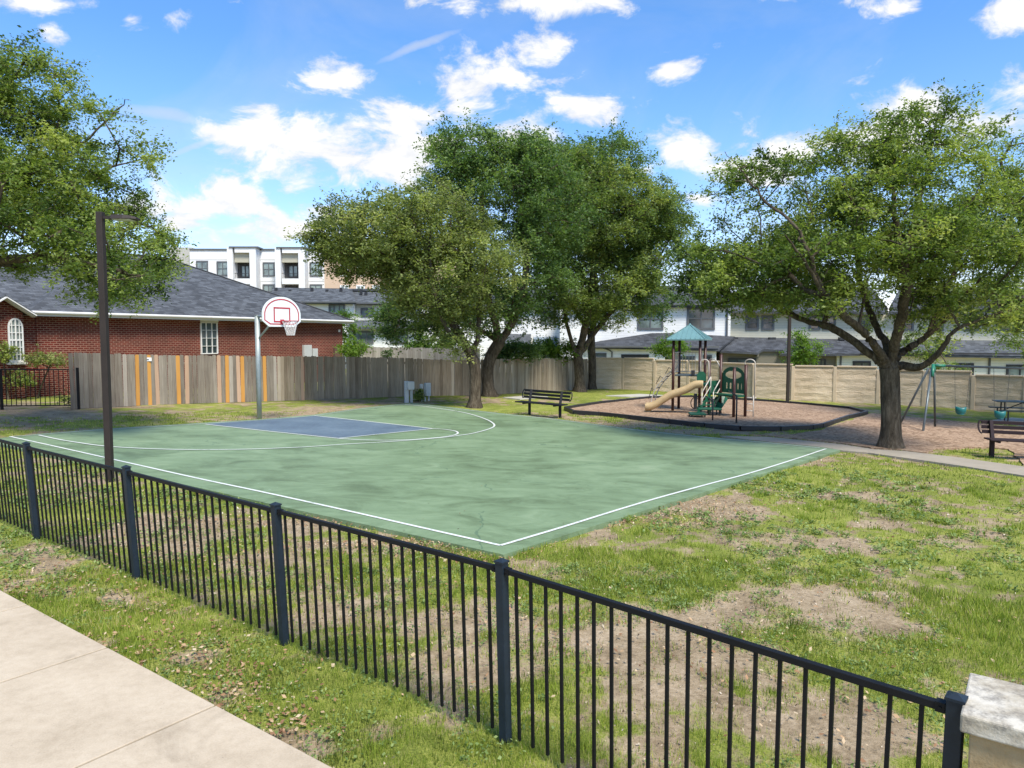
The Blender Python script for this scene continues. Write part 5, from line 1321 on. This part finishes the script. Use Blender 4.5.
h5 = empty('town_house', gz(36, 53), 'cream town house with dark windows behind the swing frame and wide oak', 'house', 'town houses behind the park')
m = MB(); tr.body(m, 880.5, 312, 1160, 9, o=-.7); m.build('wall', sid_b, h5)
m = MB(); slab(m, [tr.pt(888.5, 312, .1), tr.pt(1170, 318, .1), tr.pt(1150, 290, -5.5), tr.pt(900, 288, -5.5)], .2); slab(m, [tr.pt(900, 288, -5.55), tr.pt(1150, 290, -5.55), tr.pt(1170, 312, -10.5), tr.pt(889, 308, -10.5)], .2); m.build('roof', shing_r, h5)
for L in (900, 930, 965, 1000): window(tr, h5, L, 318, L+14, 331, frame_g, glass, 1, 2, .16, off=-.7)
m = MB(); slab(m, [tr.pt(860.5, 353.2, lo+.2), tr.pt(1180, 359.5, lo+.2), tr.pt(1180, 343, -.68), tr.pt(881, 339, -.68)], .16); m.build('lower_roof', shing_m, h5)
m = MB(); tr.rect(m, 860.5, 353.0, 1180, 354.8, lo+.2, lo+.3); m.build('gutter', frame_b, h5)
cream_s = siding_mat('siding_cream', (.72, .70, .60), .2)
m = MB(); tr.rect(m, 836.5, 354.8, 1180, 410, -.6, lo-.5); m.build('lower_wall', cream_s, h5)
for (L, T, R, B, nx) in ((853, 361, 871, 372, 2), (954.5, 363, 974, 378, 1), (1006.5, 364.5, 1034, 380, 2)): window(tr, h5, L, T, R, B, frame_b, glass if L != 1006.5 else glass_l, nx, 1, .16, off=lo-.5)
for px in (841, 990): m = MB(); q = tr.pt(px, 356, lo-.42); m.tube([q, V(q.x, q.y, q.z - 3)], .07, 8); m.build('downspout', frame_g, h5)
# log edging and bed below the brick house
le = empty('log_edging', G(56, 388), 'low edging of upright pale logs at the foot of the brick house wall', 'edging')
m_l = toned('pale_log', [(.1, (.34, .25, .17)), (.5, (.48, .38, .28)), (.9, (.58, .50, .40))], .8)
q0, q1 = G(31, 388), G(73, 388.2)
for k in range(11):
    q = q0.lerp(q1, (k+.5)/11); m = MB(); m.tube([q - V(0,0,.05), q + V(0,0,.62), q + V(0,0,.66)], [.085, .085, .06], 10, t=random.random()); m.build('log', m_l, le, smooth=True)
# ------------------------------------------------------------ trees and shrubs
t = NT('bark'); p = t.pos(); mp = t.n('ShaderNodeMapping'); t.set(mp, 'Vector', p); mp.inputs['Scale'].default_value = (9, 9, 2.2)
n1 = t.noise(mp.outputs[0], 1.6, 6, .7, .6); n2 = t.noise(p, 1.3, 3)
f = t.math('ADD', t.math('MULTIPLY', n1, .75), t.math('MULTIPLY', n2, .25))
bark = t.out(t.ramp(f, [(.32, (.026, .020, .014)), (.5, (.088, .070, .050)), (.68, (.18, .15, .11))]), .95, t.bump(n1, 1.0, .05), spec=.1)
OAK = [(0, (.046, .082, .020)), (.3, (.12, .185, .042)), (.62, (.235, .305, .075)), (1, (.39, .44, .13))]
MID = [(0, (.040, .076, .022)), (.3, (.105, .165, .046)), (.62, (.205, .275, .078)), (1, (.35, .40, .13))]
DARK = [(0, (.032, .068, .022)), (.3, (.082, .15, .046)), (.62, (.16, .25, .078)), (1, (.29, .38, .14))]
OLIVE = [(0, (.085, .11, .035)), (.3, (.17, .215, .068)), (.62, (.28, .33, .11)), (1, (.42, .44, .17))]
BRIGHT = [(0, (.06, .13, .015)), (.5, (.14, .25, .03)), (1, (.24, .34, .06))]
lm = {'mid': leafmat('mid_leaves', MID, .5, .5), 'oak': leafmat('oak_leaves', OAK, .5, .5), 'dark': leafmat('dark_leaves', DARK, .5, .5), 'olive': leafmat('olive_leaves', OLIVE, .5, .55), 'bright': leafmat('bright_leaves', BRIGHT, .45, .6)}
def sample_env(env, n, rg):
    """clump centres: env rows (px, py, rx, ry, Y, depth radius, weight)"""
    w_ = np.array([e[2]*e[3]*e[6] for e in env], float); w_ /= w_.sum(); pts = []
    cnt = rg.multinomial(n, w_)
    for e, c in zip(env, cnt):
        for _ in range(c):
            while True:
                q = rg.uniform(-1, 1, 3); r = np.linalg.norm(q)
                if .02 < r < 1: break
            q = q / r * (r ** .55)
            p = PY(e[0] + q[0]*e[2], e[1] + q[1]*e[3], e[4] + q[2]*e[5]*0)
            # depth is added along the ground direction, keeping the real size of the crown
            pts.append((p.x, p.y + q[2]*e[5], p.z))
    return np.array(pts)
def tree(name, label, cat, base, limbs, env, ncl, nleaf, lsize, sig, mats, r0, seed, group=None, rmin=.009, lw=.5, flat=.62, twigs=5, trunk_h=None, aff=1.35):
    rg = np.random.default_rng(seed)
    root = empty(name, base, label, cat, group)
    N = []; PA = []; FIX = {}
    ends = []
    def add(p, pa): N.append(np.array(p, float)); PA.append(pa); return len(N) - 1
    b0 = add((base.x, base.y, base.z - .15), -1); LMIN = {}
    byname = {}
    for li, (start, pts) in enumerate(limbs):
        prev = b0 if start is None else byname[start]
        path = [Vector(N[prev])] + [Vector(p) for p in pts]
        C = catmull(path, 5)
        for k, q in enumerate(C[1:]):
            jit = rg.normal(0, .018, 3) if start is not None else np.zeros(3)
            prev = add(np.array(q) + jit, prev)
            s_ = (k + 1) / (len(C) - 1)
            if start == 0: LMIN[prev] = .50 * (1 - .84 * s_) + .44 * math.exp(-float(np.linalg.norm(N[prev] - N[byname[0]])) / .24)
            elif start is not None: LMIN[prev] = (.52 if start == 0 else .20) * (1 - .84 * s_)
            byname[(li, (k + 1) / 5)] = prev
            byname[(li, 'end')] = prev
        byname[li] = prev
    n_fixed = len(N); trunk_end = byname[0]
    tz = trunk_h if trunk_h is not None else base.z + 1.2
    C = sample_env(env, ncl, rg)
    NA = np.array(N)
    dist = np.array([np.min(np.linalg.norm(NA - c, axis=1)) for c in C]); order = np.argsort(dist)
    arr = np.zeros((n_fixed + ncl * 30, 3)); arr[:n_fixed] = NA; cnt = n_fixed; W = {}
    allow = np.zeros(len(arr)); allow[:n_fixed] = np.where(NA[:, 2] > tz, 0, 6.)
    root_d = np.zeros(len(arr))
    for i in range(1, n_fixed): root_d[i] = root_d[PA[i]] + np.linalg.norm(N[i] - N[PA[i]])
    for ci in order:
        c = C[ci]; dv = arr[:cnt] - c; d = np.linalg.norm(dv, axis=1)
        cost = d * aff + .22 * root_d[:cnt] + allow[:cnt] + np.maximum(0, dv[:, 2]) * .5
        j = int(np.argmin(cost)); L = d[j]; k = max(1, int(L / .38)); s0 = arr[j].copy()
        pd = s0 - (arr[PA[j]] if PA[j] >= 0 else s0 - [0, 0, 1]); pn = np.linalg.norm(pd); pd = pd / (pn + 1e-9)
        prev = j; side = rg.normal(0, .06 * L, 3)
        for m_ in range(1, k + 1):
            s = m_ / k; q = s0*(1-s) + c*s + pd * (L*.28) * s*(1-s)*1.6 + side * math.sin(s*math.pi) + rg.normal(0, .025, 3) * (s < 1)
            arr[cnt] = q; PA.append(prev); root_d[cnt] = root_d[prev] + L/k; prev = cnt; cnt += 1
        W[prev] = W.get(prev, 0) + 1
    A = arr[:cnt]; w_ = np.zeros(cnt)
    for k, v in W.items(): w_[k] += v
    for i in range(cnt - 1, 0, -1): w_[PA[i]] += w_[i]
    tot = max(w_[0], 1); R = np.maximum(rmin, r0 * (w_ / tot) ** .52); LM = np.array([LMIN.get(i, 0.) for i in range(cnt)]); R = np.maximum(R, r0 * LM)
    hgt = A[:, 2] - base.z
    R = np.where((np.arange(cnt) < n_fixed) & (hgt < (tz - base.z)) , R * (1 + .55*np.exp(-np.maximum(hgt, 0)/.22)), R)
    # tubes, one ring pair per segment
    V_, F_, off = [], [], 0
    kids = {}
    for i in range(1, cnt): kids.setdefault(PA[i], []).append(i)
    main = {k: max(v, key=lambda j: w_[j]) for k, v in kids.items()}
    b_z = base.z
    def ring(c, d, r, n):
        d = d / (np.linalg.norm(d) + 1e-9); ref = np.array([1., .13, .07]) if abs(d[0]) < .8 else np.array([.1, 1., .1])
        a = np.cross(d, ref); a /= np.linalg.norm(a); b = np.cross(d, a); th = np.arange(n) * 2*math.pi/n
        hh = max(0., c[2] - b_z); rr = r * (1 + (.06*np.sin(3*th + c[2]*2) + .035*np.sin(5*th - 3*c[2] + 1) + .14*math.exp(-hh/.25)*np.sin(5*th + .6) if r > .1 else 0))
        return c + np.outer(np.cos(th)*rr, a) + np.outer(np.sin(th)*rr, b)
    for i in range(1, cnt):
        pa = PA[i]; n = 14 if R[i] > .12 else 8 if R[i] > .04 else 5 if R[i] > .015 else 4
        d = A[i] - A[pa]
        if main.get(pa) == i and pa > 0: d0 = A[pa] - A[PA[pa]]; rs = R[pa] if R[pa] < R[i]*1.6 else R[i]*1.3
        else: d0 = d; rs = min(R[pa], R[i]*1.25)
        if pa == trunk_end: d0 = A[pa] - A[PA[pa]] if i == main.get(pa) else d; rs = R[pa] * .9
        if pa == 0: d0 = d; rs = R[0]
        V_.append(ring(A[pa], d0, rs, n)); V_.append(ring(A[i], d, R[i], n)); k = np.arange(n)
        F_.append(np.c_[off+k, off+(k+1)%n, off+n+(k+1)%n, off+n+k]); off += 2*n
    # twigs inside the clumps
    tw_s, tw_e = [], []
    for c in C:
        for _ in range(twigs):
            q = c + rg.normal(0, 1, 3) * sig * np.array([1, 1, flat]) * 1.4; tw_s.append(c); tw_e.append(q)
    for s_, e_ in zip(tw_s, tw_e):
        d = e_ - s_; n = 3; k = np.arange(n)
        V_.append(ring(s_, d, rmin*.8, n)); V_.append(ring(e_, d, rmin*.35, n)); F_.append(np.c_[off+k, off+(k+1)%n, off+n+(k+1)%n, off+n+k]); off += 2*n
    o = mesh_np('trunk', np.concatenate(V_), np.concatenate(F_), bark, parent=root, smooth=True)
    # leaves
    cc_, tt_, mm_ = [], [], []
    nl = np.maximum(8, (nleaf * rg.uniform(.45, 1.5, ncl))).astype(int)
    te = np.array(tw_e).reshape(ncl, twigs, 3)
    for i in range(ncl):
        n = nl[i]; s = sig * rg.uniform(.7, 1.35)
        m0 = rg.random(n) < .68
        k = rg.integers(0, twigs, n); al = rg.uniform(.3, 1.08, n)[:, None]
        along = C[i]*(1-al) + te[i][k]*al + np.clip(rg.normal(0, s*.24, (n, 3)), -s*.5, s*.5)
        blob = C[i] + np.clip(rg.normal(0, 1, (n, 3)), -1.7, 1.7) * np.array([s, s, s*flat])
        cc_.append(np.where(m0[:, None], along, blob)); tt_.append(np.clip(rg.normal(.46, .21) + rg.normal(0, .11, n), 0, 1))
    P_ = np.concatenate(cc_); T_ = np.concatenate(tt_); n = len(P_)
    a = rg.normal(0, 1, (n, 3)); a[:, 2] *= .6; a /= np.linalg.norm(a, axis=1)[:, None]
    nr = rg.normal(0, 1, (n, 3)); nr[:, 2] = np.abs(nr[:, 2]) + .5; b = np.cross(nr, a); b /= np.linalg.norm(b, axis=1)[:, None]
    L_ = (lsize * rg.uniform(.65, 1.35, n))[:, None]; up = np.cross(a, b)
    v = np.stack([P_ - a*L_*.5, P_ + b*L_*lw*.5 + up*L_*.08, P_ + a*L_*.5, P_ - b*L_*lw*.5 + up*L_*.08], 1).reshape(-1, 3)
    mesh_np('crown', v, np.arange(4*n).reshape(-1, 4), lm[mats], [('tone', 'FACE', T_)], parent=root)
    return root
def LP(Y, *pts):
    """limb points: (px, py[, depth offset]) around depth Y"""
    return [PY(q[0], q[1], Y + (q[2] if len(q) > 2 else 0)) for q in pts]
# wide oak on the right
b = G(890, 447.5); Y0 = b.y
limbs = [(None, LP(Y0, (890.5, 425), (890, 400), (890, 380), (889, 368))),
         (0, LP(Y0, (876, 358), (858, 344, .2), (838, 331, .5), (818, 324, .9), (795, 317, 1.4), (765, 300, 1.9))),
         (0, LP(Y0, (878, 350, -.3), (862, 332, -.8), (840, 312, -1.4), (822, 292, -2), (805, 262, -2.4), (785, 235, -2.6))),
         (0, LP(Y0, (886, 345, .4), (874, 322, 1.0), (862, 290, 1.6), (856, 250, 2.0), (850, 205, 2.2))),
         (0, LP(Y0, (893, 350, -.2), (899, 330, -.6), (905, 300, -1.1), (903, 262, -1.4), (895, 220, -1.4), (893, 175, -1.2))),
         (0, LP(Y0, (897, 356), (912, 346, .2), (930, 333, .2), (948, 316, 0), (962, 298, -.2), (978, 282, -.5), (1002, 262, -1))),
         (0, LP(Y0, (902, 366, -.1), (918, 368, -.4), (934, 358, -.8), (944, 345, -1.0), (956, 330, -1.2), (985, 318, -1.6), (1022, 308, -2))),
         ((5, .8) if False else (5, 3.0), LP(Y0, (945, 290, .6), (958, 262, 1.1), (965, 225, 1.5), (958, 185, 1.6))),
         ((2, 4.0), LP(Y0, (800, 232, -2.2), (770, 205, -1.5), (748, 180, -1), (725, 152, -.6))),
         ((4, 4.0), LP(Y0, (915, 215, -.6), (925, 175, -.2), (933, 140, .2), (938, 108, .4)))]
env = [(865,245,92,52,Y0,3.2,1.25),(785,270,72,38,Y0,3.0,1.3),(735,277,50,32,Y0+.3,2.4,1.25),(702,262,26,28,Y0+.5,1.8,1.),(905,205,78,48,Y0,3.0,1.0),(840,185,64,38,Y0,2.6,.75),(765,195,50,36,Y0,2.0,.42),(733,158,24,18,Y0-.6,.9,.5),(760,175,30,14,Y0-.8,.9,.4),
       (905,150,48,32,Y0,2.0,.5),(935,125,38,26,Y0+.2,1.0,.6),(955,145,30,20,Y0,1.2,.5),(870,140,44,24,Y0,1.6,.42),(850,135,14,22,Y0,.8,.3),(960,255,56,54,Y0,2.8,1.1),(985,300,48,22,Y0-1,2.4,.9),(880,300,60,22,Y0,3.2,.5),(820,300,50,20,Y0,2.6,.5),(905,330,60,10,Y0+2,1.5,.15)]
tree('oak_tree', 'wide spreading live oak with forked low limbs beside the path right of the playground', 'tree', b, limbs, env, 520, 310, .088, .27, 'oak', .235, 11, trunk_h=b.z+1.75)
# second oak beyond the right edge
Y1 = 24.5; b = gz(PY(1120, 400, Y1).x, Y1)
limbs = [(None, [b + V(0,0,1), b + V(-.1,0,1.9)]), (0, LP(Y1, (1080, 345), (1040, 320, .3), (1000, 305, .6), (965, 300, 1))), (0, LP(Y1, (1095, 320), (1065, 280), (1035, 240), (1010, 200, .3), (1000, 160, .5))), (0, LP(Y1, (1120, 320), (1125, 260), (1120, 190), (1110, 130))), (0, LP(Y1, (1160, 330), (1200, 290), (1240, 250)))]
env = [(1020,240,62,56,Y1,3.5,1.),(1000,305,52,26,Y1,3,1.1),(1030,170,36,40,Y1,2.5,.6),(1010,150,22,32,Y1,1.2,.3),(1110,200,80,80,Y1,4,.8),(1190,250,70,60,Y1,4,.7),(1060,290,60,36,Y1,3,.8),(975,330,34,12,Y1,2,.5)]
tree('oak_tree', 'oak cut by the right edge of the picture, its branches crossing above the swings', 'tree', b, limbs, env, 430, 200, .10, .30, 'oak', .30, 12, trunk_h=b.z+1.9)
# left oak, trunk outside the picture
Y2 = 17.8; b = gz(PY(-115, 400, Y2).x, Y2)
limbs = [(None, [b + V(0,0,1), b + V(.1,0,2.2)]), (0, LP(Y2, (-70, 265), (-25, 235, .2), (25, 205, .4), (70, 185, .5), (115, 165, .6))), (0, LP(Y2, (-75, 280, -.4), (-25, 265, -.8), (30, 258, -1), (80, 262, -1.2), (130, 275, -1.3))), (0, LP(Y2, (-100, 230), (-70, 180), (-35, 135), (0, 95), (25, 60))), (0, LP(Y2, (-150, 230), (-190, 170), (-220, 110))), ((1, 3.0), LP(Y2, (45, 180, .8), (75, 150, 1), (110, 118, 1.1), (128, 98, 1.1)))]
env = [(5,150,62,62,Y2,3,1.),(60,195,64,40,Y2,2.8,1.1),(118,250,44,38,Y2-.5,2.2,1.1),(50,238,60,24,Y2-.5,2.5,1.1),(15,85,42,36,Y2,2.2,.8),(20,55,24,16,Y2,1,.4),(95,145,44,36,Y2+.5,1.8,.55),(115,108,18,14,Y2+1,.7,.3),(140,150,20,14,Y2+.5,.7,.35),(138,284,26,18,Y2-1,1.3,.9),(5,255,36,16,Y2,2,.8),(-90,160,90,90,Y2,4,.55),(-190,160,70,80,Y2,4,.35),(158,238,10,6,Y2-.5,.5,.5),(95,285,34,14,Y2-1,1.3,.6)]
tree('oak_tree', 'leafy oak reaching in from the left edge over the tall lamp post and house roof', 'tree', b, limbs, env, 480, 310, .085, .26, 'oak', .30, 13, trunk_h=b.z+2.2)
# middle group
b = G(474.5, 407.3); Y3 = b.y
limbs = [(None, LP(Y3, (475, 395), (475.5, 382), (475, 368), (472, 356))), (0, LP(Y3, (462, 340), (450, 318, -.2), (440, 295, -.4), (418, 270, -.7), (392, 248, -1), (360, 225, -1))), (0, LP(Y3, (478, 335, .3), (478, 300, .5), (470, 260, .6), (458, 220, .6))), (0, LP(Y3, (464, 345, -.4), (448, 330, -.8), (436, 300, -1.2), (430, 260, -1.5), (432, 220, -1.6)))]
env = [(388,240,70,36,Y3-.5,2.6,1.2),(340,230,36,30,Y3-.5,1.8,1.),(430,225,48,42,Y3,2.6,1.),(440,280,54,40,Y3,2.6,1.1),(485,265,34,46,Y3,2.2,.8),(360,198,34,12,Y3,1.2,.35),(395,215,40,22,Y3,2,.8),(330,215,24,22,Y3,1.2,.5),(345,262,30,14,Y3-.5,1.4,.9),(452,330,22,26,Y3-.4,1.0,.7),(400,275,36,22,Y3,2,.9)]
tree('elm_tree', 'olive leaved tree with leaning limbs standing at the far edge of the court', 'tree', b, limbs, env, 430, 225, .115, .31, 'olive', .215, 21, trunk_h=b.z+1.9)
b = G(490, 396); Y4 = b.y
limbs = [(None, LP(Y4, (488, 385), (487.5, 370), (492, 355), (500, 342))), (0, LP(Y4, (512, 322), (522, 295), (528, 250), (530, 200))), (0, LP(Y4, (494, 320), (486, 285), (482, 235), (480, 175), (470, 140))), (0, LP(Y4, (480, 330), (455, 315, -.3), (430, 305, -.5), (400, 300, -.6)))]
env = [(468,170,42,40,Y4,3,1.),(500,200,56,48,Y4,3.4,1.),(465,150,32,24,Y4,2.2,.9),(545,210,44,50,Y4,3,.9),(520,265,52,46,Y4,3.2,1.),(480,300,50,28,Y4,3,.8),(425,305,46,24,Y4,2.6,1.),(400,328,34,18,Y4,1.8,1.1),(440,325,24,14,Y4,1.8,.7),(505,320,44,16,Y4,2.4,.5),(530,165,34,26,Y4,2.6,.8),(440,190,24,30,Y4,2,.7)]
tree('elm_tree', 'tall dark green tree with leaning trunk behind the olive one', 'tree', b, limbs, env, 470, 220, .135, .38, 'dark', .27, 22, trunk_h=b.z+2.0)
b = G(580, 391.2); Y5 = b.y
limbs = [(None, LP(Y5, (579.5, 380), (579, 368), (578, 358))), (0, LP(Y5, (572, 342), (566, 320), (560, 290), (552, 245))), (0, LP(Y5, (582, 340), (587, 318), (592, 280), (600, 230), (605, 180))), (0, LP(Y5, (586, 345, .4), (600, 325, .8), (622, 300, 1), (648, 270, 1)))]
env = [(612,215,56,46,Y5,3.6,1.1),(645,245,40,52,Y5,3.2,1.1),(575,240,46,50,Y5,3.4,1.1),(600,290,60,28,Y5,3.2,1.),(660,215,26,34,Y5,2,.8),(640,190,30,22,Y5,2,.8),(590,180,40,28,Y5,3,.9),(608,312,34,15,Y5,2,1.),(565,305,36,20,Y5,2.4,.7),(636,306,14,7,Y5,1,.5)]
tree('elm_tree', 'broad dense tree with forked dark trunk on the lawn left of the playground', 'tree', b, limbs, env, 500, 230, .135, .36, 'mid', .26, 23, trunk_h=b.z+1.3)
b = G(591.5, 388.6); Y6 = b.y
limbs = [(None, LP(Y6, (592, 375), (592, 355), (591, 335))), (0, LP(Y6, (596, 300), (592, 250), (588, 190), (582, 150))), (0, LP(Y6, (570, 300), (545, 240), (530, 190)))]
env = [(600,165,44,24,Y6,2.6,.9),(560,178,48,30,Y6,3,1.),(545,165,40,24,Y6,2.4,1.),(555,240,44,50,Y6,3,.8),(610,240,50,50,Y6,3,.6),(640,300,40,20,Y6,2,.6),(600,142,14,10,Y6,.8,.6)]
tree('elm_tree', 'tree with straight slim trunk close behind the forked one by the fence corner', 'tree', b, limbs, env, 380, 190, .145, .42, 'dark', .22, 24, trunk_h=b.z+3)
# small trees and shrubs beyond the fences
def small(px, base_y, env, ncl, nl, ls, sg, mt, lab, seed, Y, name='small_tree', cat='tree', r0=.06):
    b = gz(PY(px, base_y, Y).x, Y); top = PY(env[0][0], env[0][1], Y)
    tree(name, lab, cat, b, [(None, [b.lerp(top, .3), b.lerp(top, .55), b.lerp(top, .8)])], env, ncl, nl, ls, sg, mt, r0, seed, trunk_h=b.z + .3*(top.z-b.z), twigs=2)
small(432, 390, [(430,343,21,14,46,1.2,1.),(418,350,10,8,46,1,1)], 60, 90, .15, .3, 'bright', 'yellow green young tree behind the pale rear fence', 31, 46)
small(343, 385, [(345,330,9,18,45.5,1,1.),(350,318,6,8,45.5,.8,.6)], 45, 70, .13, .26, 'bright', 'light green slender tree at the right corner of the brick house', 32, 45.5)
small(353, 390, [(354,348.5,12,7,36,.9,1.)], 40, 90, .11, .2, 'bright', 'rounded bright green shrub just right of the brick house', 33, 36, 'shrub', 'shrub', .04)
small(408, 390, [(387,355,5,4,40,.5,1.)], 8, 60, .1, .16, 'dark', 'tiny tuft of leaves showing over the fence before the pale boards', 34, 40, 'shrub', 'shrub', .03)
small(521, 385, [(519,352,22,9,36,.8,1.),(500,356,12,6,36,.6,1)], 80, 90, .12, .24, 'dark', 'dark leafy vine mass on top of the brown fence between the trunks', 35, 36.2, 'vine', 'vine', .04)
small(558, 382, [(560,350,22,8,38.5,.8,1.),(548,346,14,6,38.5,.6,1)], 80, 90, .12, .24, 'bright', 'bright green vine hanging over the fence left of the forked trunk', 36, 38.6, 'vine', 'vine', .04)
small(672, 380, [(672,346,13,10,47,1.,1.),(663,352,7,6,47,.6,.8)], 60, 70, .13, .25, 'bright', 'pale green sapling behind the wall seen under the teal play roof', 37, 47)
small(806, 385, [(806,350,14,14,41,1.,1.),(800,362,12,6,41,.8,.8),(798,338,7,8,41,.6,.6)], 70, 70, .12, .25, 'bright', 'fresh green sapling behind the block wall right of the tall lamp post', 38, 41)
small(948, 390, [(945,371,16,6,33.5,.7,1.),(925,345,20,16,36,1.4,.6)], 60, 80, .11, .24, 'oak', 'dark green shrub behind the wall next to the swing frame', 39, 33.8, 'shrub', 'shrub', .04)
small(36, 385, [(52,360,18,5,27.5,.6,1.),(38,357,8,5,27.5,.5,.6)], 34, 60, .08, .16, 'olive', 'straggly olive shrub in front of the red brick wall', 40, 27.6, 'shrub', 'shrub', .03)
small(8, 385, [(2,352,6,8,26.5,.5,1.),(18,378,12,6,26.8,.5,1.)], 36, 70, .08, .16, 'oak', 'green shrub below the arched window of the brick house', 41, 26.8, 'shrub', 'shrub', .03)
small(72, 406, [(70,399,5,5,24.6,.35,1.)], 12, 60, .06, .12, 'dark', 'little weed bush at the foot of the low fence', 42, 24.7, 'shrub', 'shrub', .02)
small(418, 401, [(419,396,5,5,29.8,.3,1.)], 20, 70, .06, .10, 'oak', 'small bush growing between the two utility boxes', 43, 29.8, 'shrub', 'shrub', .02)
small(1060, 380, [(1060,330,50,30,40,3,1.)], 80, 80, .15, .45, 'oak', 'tree beyond the wall at the right edge', 44, 40)
